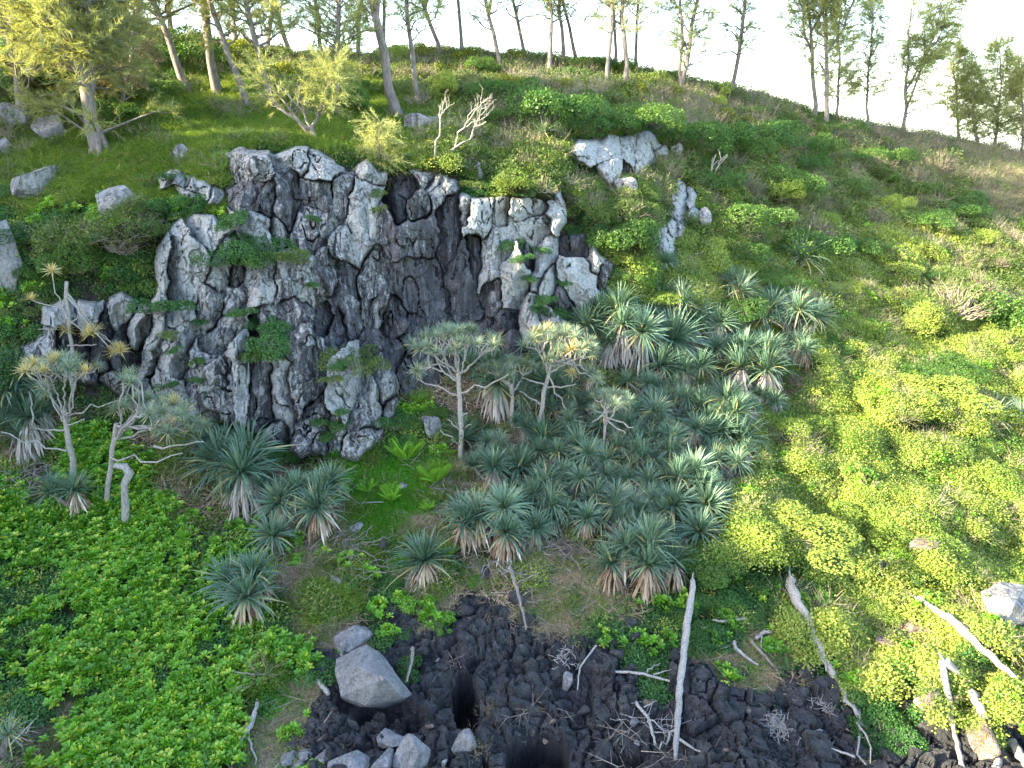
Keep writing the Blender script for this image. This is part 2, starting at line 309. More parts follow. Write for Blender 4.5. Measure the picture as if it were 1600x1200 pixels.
# black lava: pillows and joints
def gsurf(px, py): return lat(GD, px, py, -520., -100., 4.)
def csurf(px, py):
    return lat(CYV, px, py, cx[0], cy[0], CST)
def csdf(px, py):
    s = lat(SDF, px, py, cx[0], cy[0], CST); ok = (px > cx[0]) & (px < cx[-1]) & (py > cy[0]) & (py < cy[-1])
    return np.where(ok, s, -99.)
_s = csdf(GXm, GYm)
GD = GD + 1.6 * sstep(2, 26, _s)
def surf(px, py):
    g = gsurf(px, py); px = np.asarray(px, float); py = np.asarray(py, float)
    return np.where(csdf(px, py) > -4, np.minimum(g, csurf(px, py)), g)
def on(px, py, off=0.0):
    return at(px, py, surf(px, py) + off)
def mper(px, py):                       # metres per photograph pixel at that spot
    Y = float(surf(px, py)); dy = (600 - py) / F_PX; return Y / (FWD[1] + dy * UPV[1]) / F_PX

# ------------------------------------------------------------ materials
def newmat(name):
    m = bpy.data.materials.new(name); m.use_nodes = True; nt = m.node_tree; nt.nodes.clear()
    return m, nt, nt.nodes.new, nt.links.new
def ramp(nt, fac, stops, interp='LINEAR'):
    r = nt.nodes.new('ShaderNodeValToRGB'); r.color_ramp.interpolation = interp; e = r.color_ramp.elements
    while len(e) < len(stops): e.new(.5)
    for i, (p, c) in enumerate(stops): e[i].position = p; e[i].color = tuple(c) + (1,) if len(c) == 3 else c
    nt.links.new(fac, r.inputs[0]); return r.outputs[0]
def noise(nt, vec, scale, detail=4, rough=.55, dist=0.0):
    n = nt.nodes.new('ShaderNodeTexNoise'); n.inputs['Scale'].default_value = scale; n.inputs['Detail'].default_value = detail
    n.inputs['Roughness'].default_value = rough; n.inputs['Distortion'].default_value = dist
    nt.links.new(vec, n.inputs['Vector']); return n.outputs[0]
def maths(nt, op, a, b=None, clamp=False):
    n = nt.nodes.new('ShaderNodeMath'); n.operation = op; n.use_clamp = clamp
    for i, v in enumerate((a, b)):
        if v is None: continue
        if isinstance(v, (int, float)): n.inputs[i].default_value = v
        else: nt.links.new(v, n.inputs[i])
    return n.outputs[0]
def mixc(nt, f, a, b):
    n = nt.nodes.new('ShaderNodeMix'); n.data_type = 'RGBA'
    for i, v in ((0, f), (6, a), (7, b)):
        if isinstance(v, (int, float)): n.inputs[i].default_value = v
        elif isinstance(v, tuple): n.inputs[i].default_value = v + (1,)
        else: nt.links.new(v, n.inputs[i])
    return n.outputs[2]
def mapping(nt, sc):
    t = nt.nodes.new('ShaderNodeTexCoord'); m = nt.nodes.new('ShaderNodeMapping'); m.inputs['Scale'].default_value = sc
    nt.links.new(t.outputs['Object'], m.inputs[0]); return m.outputs[0]
def attr(nt, name, t='GEOMETRY'):
    a = nt.nodes.new('ShaderNodeAttribute'); a.attribute_type = t; a.attribute_name = name; return a

def leaf_mat(name, c1, c2, c3=None, thr=.95, transl=.35, rough=.45, spec=.3, hue=.1):
    m, nt, N, Lk = newmat(name)
    lv = attr(nt, 'lv').outputs['Fac']; oi = N('ShaderNodeObjectInfo'); ti = attr(nt, 'tint', 'INSTANCER').outputs['Fac']
    f = maths(nt, 'ADD', maths(nt, 'MULTIPLY', lv, .55), maths(nt, 'MULTIPLY', oi.outputs['Random'], .45))
    f = maths(nt, 'ADD', f, ti, True)
    c = mixc(nt, f, c1, c2)
    if c3: c = mixc(nt, maths(nt, 'GREATER_THAN', lv, thr), c, c3)
    p = N('ShaderNodeBsdfPrincipled'); Lk(c, p.inputs['Base Color']); p.inputs['Roughness'].default_value = rough
    p.inputs['Specular IOR Level'].default_value = spec
    out = N('ShaderNodeOutputMaterial')
    if transl > 0:
        t = N('ShaderNodeBsdfTranslucent'); mx = N('ShaderNodeMixShader'); mx.inputs[0].default_value = transl
        g = N('ShaderNodeMixRGB'); g.blend_type = 'MULTIPLY'; g.inputs[0].default_value = 1; g.inputs[2].default_value = (1.5, 1.35, .6, 1); Lk(c, g.inputs[1])
        Lk(g.outputs[0], t.inputs[0]); Lk(p.outputs[0], mx.inputs[1]); Lk(t.outputs[0], mx.inputs[2]); Lk(mx.outputs[0], out.inputs[0])
    else: Lk(p.outputs[0], out.inputs[0])
    return m

def rock_mat(name, dark, mid, pale, base=None, streak=.5, bump=.6, fine=1.0):
    """base None: the lichen cover is read from the mesh; otherwise a constant"""
    m, nt, N, Lk = newmat(name)
    v = mapping(nt, (1, 1, 1)); vs = mapping(nt, (3.4, 3.4, .26))
    lich = attr(nt, 'lich').outputs['Fac'] if base is None else base
    n1 = noise(nt, v, 1.3, 6, .62, .3); n2 = noise(nt, vs, 1.6, 5, .6, .4); n3 = noise(nt, v, 9 * fine, 4, .65); n4 = noise(nt, v, 26 * fine, 3, .7)
    def ctr(x, m): return maths(nt, 'MULTIPLY', maths(nt, 'SUBTRACT', x, .5), m)
    k = maths(nt, 'ADD', ctr(n1, 2.0 * (1 - streak)), ctr(n2, 2.0 * streak))
    k = maths(nt, 'ADD', k, ctr(n3, .65)); k = maths(nt, 'ADD', k, ctr(n4, .55)); k = maths(nt, 'ADD', k, lich)
    f = ramp(nt, k, [(.36, (0, 0, 0)), (.47, (.28, .28, .28)), (.56, (.75, .75, .75)), (.72, (1, 1, 1))])
    body = mixc(nt, ramp(nt, n2, [(.35, (0, 0, 0)), (.65, (1, 1, 1))]), dark, mid)
    body = mixc(nt, ramp(nt, n4, [(.45, (0, 0, 0)), (.75, (.5, .5, .5))]), body, tuple(min(1, x * 2.2) for x in mid))
    pal = mixc(nt, ramp(nt, n3, [(.35, (0, 0, 0)), (.7, (1, 1, 1))]), tuple(x * .6 for x in pale), pale)
    pal = mixc(nt, ramp(nt, noise(nt, v, 3.1, 5, .7), [(.6, (0, 0, 0)), (.7, (.45, .45, .45))]), pal, (.30, .27, .19))
    c = mixc(nt, f, body, pal)
    p = N('ShaderNodeBsdfPrincipled'); Lk(c, p.inputs['Base Color']); p.inputs['Roughness'].default_value = .82; p.inputs['Specular IOR Level'].default_value = .35
    b = N('ShaderNodeBump'); b.inputs['Strength'].default_value = bump; b.inputs['Distance'].default_value = .12
    hgt = maths(nt, 'ADD', maths(nt, 'MULTIPLY', n3, 1.0), maths(nt, 'MULTIPLY', n4, .5)); hgt = maths(nt, 'ADD', hgt, maths(nt, 'MULTIPLY', n1, 1.6))
    Lk(hgt, b.inputs['Height']); Lk(b.outputs[0], p.inputs['Normal'])
    o = N('ShaderNodeOutputMaterial'); Lk(p.outputs[0], o.inputs[0]); return m
def bark_mat(name, a, b, sc=(6, 6, 1.2), bump=.5):
    m, nt, N, Lk = newmat(name); v = mapping(nt, sc); n = noise(nt, v, 2.2, 5, .65, .3)
    c = ramp(nt, n, [(.32, a), (.68, b)])
    p = N('ShaderNodeBsdfPrincipled'); Lk(c, p.inputs['Base Color']); p.inputs['Roughness'].default_value = .85
    bm = N('ShaderNodeBump'); bm.inputs['Strength'].default_value = bump; bm.inputs['Distance'].default_value = .04; Lk(n, bm.inputs['Height']); Lk(bm.outputs[0], p.inputs['Normal'])
    o = N('ShaderNodeOutputMaterial'); Lk(p.outputs[0], o.inputs[0]); return m
M = {}
M['cliff'] = rock_mat('cliff_rock', (.020, .020, .023), (.10, .10, .11), (.385, .395, .39), None, .65, .65)
M['boulder'] = rock_mat('boulder_rock', (.05, .05, .055), (.14, .14, .15), (.36, .36, .355), .55, .4, .7)
M['boulder_grey'] = rock_mat('grey_boulder_rock', (.08, .08, .085), (.17, .17, .18), (.27, .27, .28), .45, .25, .6)
M['lava_stone'] = rock_mat('lava_stone', (.014, .014, .015), (.055, .055, .06), (.14, .14, .14), .16, .2, .8, 1.6)
M['brown_stone'] = rock_mat('brown_stone', (.06, .045, .038), (.15, .12, .10), (.30, .27, .24), .4, .2, .7)
M['lava'] = rock_mat('lava', (.019, .020, .022), (.068, .071, .080), (.15, .155, .16), .22, .1, 1.2, 1.8)
# ground: its own colours (earth, turf, litter) in a colour attribute
m, nt, N, Lk = newmat('earth'); M['earth'] = m
a = attr(nt, 'Col').outputs['Color']; v = mapping(nt, (1, 1, 1)); n = noise(nt, v, 7, 5, .65); n5 = noise(nt, v, 1.1, 4, .6)
c = N('ShaderNodeMixRGB'); c.blend_type = 'MULTIPLY'; c.inputs[0].default_value = 1; Lk(a, c.inputs[1]); Lk(ramp(nt, n, [(.3, (.45, .42, .4)), (.7, (1.5, 1.5, 1.4))]), c.inputs[2])
p = N('ShaderNodeBsdfPrincipled'); Lk(c.outputs[0], p.inputs['Base Color']); p.inputs['Roughness'].default_value = .95; p.inputs['Specular IOR Level'].default_value = .1
bm = N('ShaderNodeBump'); bm.inputs['Strength'].default_value = .8; bm.inputs['Distance'].default_value = .1; Lk(n, bm.inputs['Height']); Lk(bm.outputs[0], p.inputs['Normal'])
o = N('ShaderNodeOutputMaterial'); Lk(p.outputs[0], o.inputs[0])

# ------------------------------------------------------------ terrain meshes
def grid_faces(nr, nc):
    i = np.arange(nr - 1)[:, None] * nc + np.arange(nc - 1)[None, :]
    return np.stack([i, i + nc, i + nc + 1, i + 1], -1).reshape(-1, 4)
gx = np.arange(-516, 2117, 3.0); nv = 500
tv = np.linspace(0, 1, nv)[:, None]; PXg = np.broadcast_to(gx[None, :], (nv, len(gx)))
RD = ridge(gx) + 5 * vnoise(np.stack([gx / 40, gx * 0, gx * 0], -1), 5)
PYg = RD[None, :] + tv * (1510 - RD[None, :])
Yg = gsurf(PXg, PYg); Pg = at(PXg, PYg, Yg)
cg = cls(PXg, PYg)
kmask = blur(blur((cg == CL.index('K')).astype(float), 1, 0), 1, 1)
# lava pillows pushed up along z and towards the sea
wp = Pg + .25 * np.stack([fbm(Pg * 1.2, 3, 91), fbm(Pg * 1.2, 3, 92), np.zeros(Pg.shape[:2])], -1)
f1, g1, h1 = cells(wp, .85, 5); f2_, g2, h2 = cells(wp, .33, 9)
_f3, _g3, h3, l3x, l3y = cells(wp, .5, 15, True)
_q = 0; cm = sstep(-.25, .25, fbm(Pg * .35, 2, 96)); km = .45 + .55 * sstep(980, 1110, PXg); zr = (.4 + .6 * km) * .28 * sstep(0, .10, g1) * (.35 + h1) + .14 * sstep(0, .10, _g3) * (.3 + h3) + .10 * sstep(0, .12, g2) * (.4 + h2) * cm + (.18 * (h3 - .5) + .5 * (h3 * 5.7 % 1 - .5) * l3x + .4 * (h3 * 9.1 % 1 - .5) * l3y) * .85 + (1 - km) * (.30 * (cells(wp, 1.15, 25)[2] - .5) + .16 * (h1 - .5)) + .14 * fbm(Pg * 1.1, 4, 93) + .06 * fbm(Pg * 7, 3, 94) - (1 - km) * .25 * sstep(.85, 1.0, 1 - 2 * np.abs(fbm(Pg * .9, 3, 97))) - .25
for hx, hy, hw, hh, dep in ((728, 1095, 22, 44, 1.7), (838, 1182, 52, 36, 1.3), (610, 1115, 62, 26, .45), (1000, 1195, 60, 20, .2)):
    q = ((PXg - hx) / hw) ** 2 + ((PYg - hy) / hh) ** 2; zr = zr - dep * (1 - sstep(.7, 1.05, q + .25 * fbm(Pg * 2, 2, 95)))
Pg = Pg + np.stack([0 * zr, -.25 * zr * kmask, zr * kmask], -1)
# the far side of the ridge falls away
back = [Pg[0] + np.array([0, d, -k]) for d, k in ((60, 40), (25, 13), (9, 3.2), (3, .5))]
Pall = np.concatenate([np.stack(back), Pg]); nb = 4
COLS = dict(g=(.035, .06, .012), G=(.05, .10, .015), L=(.025, .035, .012), B=(.02, .03, .012), V=(.03, .045, .012), S=(.028, .032, .014), D=(.07, .06, .045), d=(.17, .145, .10), P=(.06, .048, .035), R=(.03, .03, .03), K=(.02, .02, .02))
ct = np.array([COLS[c] for c in CL])[cg]; ct = np.stack([blur(blur(ct[..., k], 1, 0), 1, 1) for k in range(3)], -1)
ct = np.concatenate([np.repeat(ct[:1], nb, 0), ct]); ct4 = np.concatenate([np.clip(ct, 0, 1), np.ones(ct.shape[:2] + (1,))], -1)
FG = grid_faces(*Pall.shape[:2])
kf = np.concatenate([np.zeros((nb, len(gx))), kmask]).ravel()[FG].mean(1) > .5
def terrain(name, mask, mat, kind='structure'):
    f = FG[mask]; u, inv = np.unique(f, return_inverse=True)
    A_ = Acc(); A_.add(Pall.reshape(-1, 3)[u], inv.reshape(-1, 4)); me = A_.mesh(name, mat, name != 'lava_shelf')
    ca = me.color_attributes.new('Col', 'FLOAT_COLOR', 'POINT'); ca.data.foreach_set('color', ct4.reshape(-1, 4)[u].ravel().astype(np.float32))
    return tag(link(name, me), kind=kind)
terrain('hillside', ~kf, M['earth']); terrain('lava_shelf', kf, M['lava'])
# cliff
Pc = at(CX, CY, CYV)
fc = grid_faces(*_sh); keep = SDF.ravel()[fc].max(1) > -12; fc = fc[keep]; u, inv = np.unique(fc, return_inverse=True)
A_ = Acc(); A_.add(Pc.reshape(-1, 3)[u], inv.reshape(-1, 4)); me = A_.mesh('cliff', M['cliff'], False)
la = me.attributes.new('lich', 'FLOAT', 'POINT'); la.data.foreach_set('value', (LICH * .95 - .02 - .10 * sstep(6, 0, gap)).ravel()[u].astype(np.float32))
tag(link('cliff', me), kind='structure')
# unseen hill added off to the left, skyline shaped to shade the cliff
te = math.tan(R(SUN_EL)) / math.sin(R(SUN_AZ)); hy = np.arange(-60, 131, 1.5); hx = np.linspace(-110, -31, 40)
HP = ([-60, -10, -5.7, -1.9, 1.8, 6.2, 11, 12.5, 14.5, 16, 18, 21, 26, 33, 60, 130], [20, 22.4, 22.6, 23.1, 24.0, 25.7, 27.4, 29.5, 30.5, 29.9, 27.3, 26.6, 26.0, 25.0, 22, 18])
prof = np.interp(hy, *HP) + .7 * vnoise(np.stack([hy / 3, hy * 0, hy * 0], -1), 7) + .35 * vnoise(np.stack([hy / .9, hy * 0, hy * 0], -1), 8)
HXm, HYm = np.meshgrid(hx, hy); bell = sstep(-30, -46, HXm) * sstep(-112, -50, HXm)
HZ = -2 + (prof[:, None] + 2) * bell; HZ = HZ + .5 * vnoise(np.stack([HXm / 4, HYm / 4, HXm * 0], -1), 9) * bell * (bell < .98)
A_ = Acc(); A_.add(np.stack([HXm, HYm, HZ], -1).reshape(-1, 3), grid_faces(*HZ.shape)); me = A_.mesh('added_shade_hill', M['earth'])
ca = me.color_attributes.new('Col', 'FLOAT_COLOR', 'POINT'); ca.data.foreach_set('color', np.tile(np.array([.05, .07, .02, 1], np.float32), HZ.size))
tag(link('added_shade_hill', me), kind='structure')
# sea all round
m, nt, N, Lk = newmat('sea'); p = N('ShaderNodeBsdfPrincipled'); p.inputs['Base Color'].default_value = (.02, .05, .06, 1); p.inputs['Roughness'].default_value = .15
b = N('ShaderNodeBump'); b.inputs['Strength'].default_value = .4; Lk(noise(nt, mapping(nt, (1, 1, 1)), .8, 4), b.inputs['Height']); Lk(b.outputs[0], p.inputs['Normal']); o = N('ShaderNodeOutputMaterial'); Lk(p.outputs[0], o.inputs[0])
A_ = Acc(); A_.add([(-170, -150, -2.5), (170, -150, -2.5), (170, 170, -2.5), (-170, 170, -2.5)], [(0, 1, 2, 3)]); tag(A_.build('sea', m), kind='structure')

# ------------------------------------------------------------ foliage materials
M['glossy'] = leaf_mat('glossy_leaf', (.055, .18, .015), (.21, .46, .035), (.42, .50, .06), .93, .3, .38, .5)
M['small'] = leaf_mat('small_leaf', (.025, .085, .022), (.075, .19, .045), None, .95, .3, .5, .35)
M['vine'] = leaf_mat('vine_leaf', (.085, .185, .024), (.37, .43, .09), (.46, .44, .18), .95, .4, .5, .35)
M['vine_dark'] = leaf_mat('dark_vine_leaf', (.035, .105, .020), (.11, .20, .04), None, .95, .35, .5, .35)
M['scrub'] = leaf_mat('scrub_leaf', (.035, .08, .018), (.17, .235, .06), (.25, .21, .09), .93, .3, .55, .3)
M['scrub_yellow'] = leaf_mat('yellow_scrub_leaf', (.09, .14, .015), (.24, .27, .03), (.32, .22, .05), .93, .4, .55, .3)
M['grass'] = leaf_mat('grass_blade', (.06, .13, .018), (.20, .30, .05), (.36, .32, .14), .95, .4, .55, .2)
M['turf'] = leaf_mat('turf_blade', (.05, .20, .010), (.13, .38, .03), None, .95, .4, .55, .2)
M['straw'] = leaf_mat('straw_blade', (.22, .17, .10), (.42, .36, .23), None, .95, .2, .7, .1)
M['twig'] = leaf_mat('dry_twig', (.15, .12, .10), (.34, .29, .24), (.16, .20, .05), .9, 0, .85, .1)
M['pandan'] = leaf_mat('screw_pine_leaf', (.045, .105, .070), (.17, .27, .175), (.32, .32, .15), .95, .18, .42, .5)
M['pandan_pale'] = leaf_mat('pale_screw_pine_leaf', (.10, .17, .12), (.24, .31, .22), (.45, .40, .16), .90, .22, .45, .4)
M['pandan_gold'] = leaf_mat('golden_screw_pine_leaf', (.40, .33, .12), (.60, .52, .25), None, .95, .25, .5, .3)
M['dead'] = leaf_mat('dead_leaf', (.22, .14, .09), (.48, .38, .29), (.60, .55, .48), .85, .1, .75, .2)
M['dead_grey'] = leaf_mat('grey_dead_leaf', (.22, .19, .17), (.42, .38, .34), None, .85, .05, .8, .2)
M['needle'] = leaf_mat('casuarina_needle', (.16, .20, .075), (.36, .39, .19), None, .95, .45, .6, .15)
M['needle_dark'] = leaf_mat('dull_casuarina_needle', (.12, .16, .075), (.28, .32, .16), None, .95, .35, .6, .15)
M['needle_brown'] = leaf_mat('dead_casuarina_needle', (.18, .15, .10), (.30, .26, .20), None, .95, .3, .6, .15)
M['fern'] = leaf_mat('fern_frond', (.12, .30, .02), (.26, .50, .05), None, .95, .4, .5, .3)
M['dbark'] = bark_mat('dark_screw_pine_bark', (.06, .05, .045), (.20, .17, .15), (9, 9, 9), .3)
M['bark'] = bark_mat('casuarina_bark', (.07, .06, .055), (.24, .21, .19))
M['pbark'] = bark_mat('screw_pine_bark', (.16, .145, .13), (.40, .37, .34), (9, 9, 9), .3)
M['drift'] = bark_mat('driftwood', (.13, .122, .115), (.38, .365, .35), (14, 14, 2), .5)
M['driftbrown'] = bark_mat('brown_driftwood', (.10, .085, .07), (.28, .25, .22), (14, 14, 2), .5)

def rdir(n, zmin=-1, g=rng):
    z = g.uniform(zmin, 1, n); a = g.uniform(0, 2 * math.pi, n); r = np.sqrt(1 - z * z)
    return np.stack([r * np.cos(a), r * np.sin(a), z], -1)
UP = np.array([0, 0, 1.0])

# ------------------------------------------------------------ ground cover: sprigs scattered as stuff
protos_col = {}
def proto(kind, accs, mat):
    c = bpy.data.collections.new('sprigs_' + kind)
    for i, a_ in enumerate(accs):
        o = bpy.data.objects.new('%s_sprig' % kind, a_.mesh('%s_sprig' % kind, mat)); c.objects.link(o)
    protos_col[kind] = (c, len(accs))
def cushion(n, R0, flat, L, W, kind, tilt=.55, mi=0):
    a = Acc(); d = rdir(n, 0); rr = R0 * (.55 + .45 * rng.random(n))[:, None]
    p = d * rr * [1, 1, flat]; p[:, :2] += rng.normal(size=(n, 2)) * R0 * .15
    p[:, 2] += .08 * R0 * rng.normal(size=n)
    t = rdir(n); dr = unit(t * [1, 1, .45] + d * .5 + UP * .1); up = unit(d * tilt + UP + .5 * rdir(n))
    leaves(a, p, dr, up, L * rng.uniform(.7, 1.2, n), W * rng.uniform(.8, 1.2, n), mi, None, .25, kind); return a
def rosettes(nr, R0, L, W, nl=9):
    a = Acc()
    for k in range(nr):
        c = np.append(rng.normal(size=2) * R0 * .55, rng.uniform(.05, .22)); ax = unit(UP + .35 * rng.normal(size=3)); lvb = rng.random()
        th = np.arange(nl) * 2.4 + rng.random(); el = np.linspace(.15, 1.1, nl)
        X = unit(np.cross(ax, [.3, .9, .1])); Yv = np.cross(ax, X)
        dr = np.cos(el)[:, None] * (np.cos(th)[:, None] * X + np.sin(th)[:, None] * Yv) + np.sin(el)[:, None] * ax
        leaves(a, c + 0 * dr, dr, ax + .01, L * rng.uniform(.8, 1.15, nl), W, 0, np.clip(lvb * .6 + .4 * rng.random(nl), 0, 1) if rng.random() > .12 else np.clip(.8 + .2 * rng.random(nl), 0, 1), .3, 'ob', .15)
    return a
def tuft(n, R0, L, W, spread=.5, droop=0):
    a = Acc(); p = np.zeros((n, 3)); p[:, :2] = rng.normal(size=(n, 2)) * R0 * .5
    dr = unit(UP + spread * rng.normal(size=(n, 3)) * [1, 1, .3]); L = L * rng.uniform(.5, 1.2, n)
    m = p + dr * L[:, None] * .55; d2 = unit(dr + np.array([0, 0, -.7]) + .3 * rng.normal(size=(n, 3)))
    lv = rng.random(n); leaves(a, p, dr, rdir(n), L * .6, W, 0, lv, .2, 'kite'); leaves(a, m, d2, rdir(n), L * .5, W * .8, 0, lv, .2, 'tri'); return a
def twigs(n, R0, L, W, flat=1.0, leafy=0, mat2=0, up=.6):
    a = Acc(); p = np.zeros((n, 3)); p[:, :2] = rng.normal(size=(n, 2)) * R0 * .4; dr = unit(rdir(n) * [1, 1, flat] + UP * up)
    L = L * rng.uniform(.5, 1.1, n); leaves(a, p, dr, rdir(n), L, W, 0, rng.random(n) * .88, 0, 'tri')
    for k in range(2):
        t = rng.uniform(.3, .8, n)[:, None]; q = p + dr * L[:, None] * t; leaves(a, q, unit(dr + .6 * rdir(n)), rdir(n), L * .45, W * .7, 0, rng.random(n) * .88, 0, 'tri')
    if leafy: 
        t = rng.uniform(.5, 1, leafy); i = rng.integers(0, n, leafy); q = p[i] + dr[i] * (L[i] * t)[:, None] + .04 * rdir(leafy); leaves(a, q, rdir(leafy), rdir(leafy), .07, .04, 1, rng.random(leafy), .2)
    return a
proto('glossy', [rosettes(14, .30, .135, .062, 9) for _ in range(4)], M['glossy'])
proto('small', [cushion(190, .30, .45, .065, .042, 'kite') for _ in range(3)], M['small'])
proto('vine', [cushion(300, .38, .6, .055, .042, 'kite') for _ in range(4)], M['vine'])
proto('scrub', [cushion(170, .38, .8, .085, .045, 'kite', .3) for _ in range(3)], M['scrub'])
proto('grass', [tuft(90, .34, .42, .018, .7) for _ in range(3)], M['grass'])
proto('turf', [tuft(120, .30, .13, .012, .6) for _ in range(3)], M['turf'])
proto('straw', [tuft(110, .32, .20, .008, 1.1) for _ in range(3)], M['straw'])
proto('drytwig', [twigs(46, .32, .75, .012, .8, 46) for _ in range(3)], [M['twig'], M['scrub']])
proto('litter', [twigs(26, .5, .6, .03, .12, 0, 0, .03) for _ in range(3)], [M['dead']])
proto('stick', [twigs(12, .5, 1.0, .02, .12, 0, 0, .04) for _ in range(3)], [M['twig']])

def gn_scatter(name, kind, P, rot, sc, tint):
    me = bpy.data.meshes.new(name); n = len(P); me.vertices.add(n); me.vertices.foreach_set('co', np.asarray(P, np.float32).ravel())
    c, k = protos_col[kind]
    def at_(nm, ty, v, key='value'):
        a = me.attributes.new(nm, ty, 'POINT'); a.data.foreach_set(key, np.asarray(v).ravel())
    at_('rot', 'FLOAT_VECTOR', rot.astype(np.float32), 'vector'); at_('scl', 'FLOAT', sc.astype(np.float32)); at_('tint', 'FLOAT', tint.astype(np.float32)); at_('idx', 'INT', rng.integers(0, k, n).astype(np.int32))
    o = link(name, me); g = bpy.data.node_groups.new('scatter_' + kind, 'GeometryNodeTree')
    g.interface.new_socket('Geometry', in_out='INPUT', socket_type='NodeSocketGeometry'); g.interface.new_socket('Geometry', in_out='OUTPUT', socket_type='NodeSocketGeometry')
    N = g.nodes.new; Lk = g.links.new; gi = N('NodeGroupInput'); go = N('NodeGroupOutput'); ip = N('GeometryNodeInstanceOnPoints'); ci = N('GeometryNodeCollectionInfo')
    ci.inputs['Collection'].default_value = c; ci.inputs['Separate Children'].default_value = True; ci.inputs['Reset Children'].default_value = True
    ip.inputs['Pick Instance'].default_value = True
    def na(nm, ty):
        x = N('GeometryNodeInputNamedAttribute'); x.data_type = ty; x.inputs['Name'].default_value = nm; return x.outputs['Attribute']
    er = N('FunctionNodeEulerToRotation'); Lk(na('rot', 'FLOAT_VECTOR'), er.inputs[0])
    Lk(gi.outputs[0], ip.inputs['Points']); Lk(ci.outputs[0], ip.inputs['Instance']); Lk(na('idx', 'INT'), ip.inputs['Instance Index']); Lk(er.outputs[0], ip.inputs['Rotation']); Lk(na('scl', 'FLOAT'), ip.inputs['Scale']); Lk(ip.outputs[0], go.inputs[0])
    md = o.modifiers.new('scatter', 'NODES'); md.node_group = g; return tag(o, kind='stuff')

# where each square metre of ground is, and how steep
XL = np.arange(-160, 1761, 10.0); YL = np.arange(40, 1351, 10.0); XM, YM = np.meshgrid(XL, YL)
PM = at(XM, YM, blur(blur(surf(XM, YM), 1, 0), 1, 1)); du = (PM[:, 1:] - PM[:, :-1])[:-1]; dv = (PM[1:] - PM[:-1])[:, :-1]
CR = np.cross(du, -dv); AREA = np.minimum(np.linalg.norm(CR, axis=-1), .6); NRM = unit(CR) * np.where(unit(CR)[..., 2:] < 0, -1, 1)
CXc = XM[:-1, :-1]; CYc = YM[:-1, :-1]
def euler_to(nrm, k):
    """tilt towards a fraction of the slope's normal, then a random spin"""
    n = unit(UP * (1 - k) + nrm * k); th = np.arccos(np.clip(n[:, 2], -1, 1)); az = np.arctan2(n[:, 1], n[:, 0]); sp = rng.uniform(0, 2 * math.pi, len(n))
    # Rz(az) Ry(th) Rz(sp) as XYZ euler
    ca, sa, ct, st, cs, ss = np.cos(az), np.sin(az), np.cos(th), np.sin(th), np.cos(sp), np.sin(sp)
    r20 = -st * cs; r21 = st * ss; r22 = ct; r10 = sa * ct * cs + ca * ss; r00 = ca * ct * cs - sa * ss
    return np.stack([np.arctan2(r21, r22), -np.arcsin(np.clip(r20, -1, 1)), np.arctan2(r10, r00)], -1)
def sample(dens_of_class, extra=None):
    c = cls(CXc + 5, CYc + 5); dn = np.array([dens_of_class.get(k, 0.0) for k in CL])[c] * AREA
    dn = dn * (CYc > ridge(CXc) - 2)
    if extra is not None: dn = dn * extra(CXc + 5, CYc + 5, PM[:-1, :-1])
    n = rng.poisson(dn); j, i = np.nonzero(n); k = n[j, i]; j = np.repeat(j, k); i = np.repeat(i, k)
    px = CXc[j, i] + 10 * rng.random(len(j)); py = CYc[j, i] + 10 * rng.random(len(j))
    ok = (csdf(px, py) < 3) & (py > ridge(px) + 1); px, py = px[ok], py[ok]
    P = at(px, py, gsurf(px, py)); return px, py, P, NRM[j[ok], i[ok]]
def kfix(px, py, P):                      # on the lava sheet the surface was pushed about: stay close to it
    return P
def scatter(name, kind, dens, sc=(.8, 1.3), k=.6, off=-.04, tint=lambda px, py, P: 0 * px, extra=None, far=0):
    px, py, P, n = sample(dens, extra)
    s = rng.uniform(sc[0], sc[1], len(P)) * (1 + far * np.clip((P[:, 1] - 25) / 30, 0, 1)); P = P + n * off
    tn = .5 * fbm(P * .35, 4, 123) + .16 * rng.normal(size=len(P)) * .5 + tint(px, py, P)
    return gn_scatter(name, kind, P, euler_to(n, k), s, tn)
patch = lambda sd, sc, th: (lambda X, Y, P: sstep(th - .12, th + .12, fbm(P * sc, 3, sd)))
rx = lambda px, py, P: .12 * sstep(1000, 1500, px)
scatter('glossy_ground_cover', 'glossy', dict(L=17, B=1.2, d=.4, V=.5), (.8, 1.35), .5, -.02)
scatter('small_leaf_ground_cover', 'small', dict(R=8, B=15, L=4, V=4, G=1.0, P=1.2, g=1.6, d=1.0, S=1), (.8, 1.35), .5)
scatter('vine_mat', 'vine', dict(V=14, S=2.0, B=.8, P=.7, D=.6), (.8, 1.4), .6, -.02, rx, None, .4)
scatter('scrub_cover', 'scrub', dict(R=4, S=7.5, D=4, V=2.6, P=.6, g=.35), (.8, 1.35), .3, -.05, rx, None, .4)
scatter('grass_cover', 'grass', dict(g=20, G=1.5, B=1, S=2.5, D=2, P=2.5, d=.8, V=.5), (.7, 1.2), .4, -.03, lambda px, py, P: .12 * fbm(P * .25, 2, 9))
scatter('turf_cover', 'turf', dict(G=34, g=5, d=3.5), (.8, 1.3), .6, 0)
scatter('dry_grass', 'straw', dict(d=16, g=5, G=1.2, P=2, K=.15, L=.15, D=2), (.7, 1.25), .5, 0)
scatter('dry_scrub', 'drytwig', dict(D=5.5, g=.25, S=1.1, V=.6, P=.5), (.8, 1.3), .2, -.05, lambda px, py, P: .1 + 0 * px, None, .4)
scatter('leaf_litter', 'litter', dict(P=4.5, d=1.0, G=.3), (.6, 1.2), .9, .03)
scatter('fallen_twigs', 'stick', dict(P=1.2, d=1.6, K=.1, G=.5), (.5, 1.1), .9, .05)

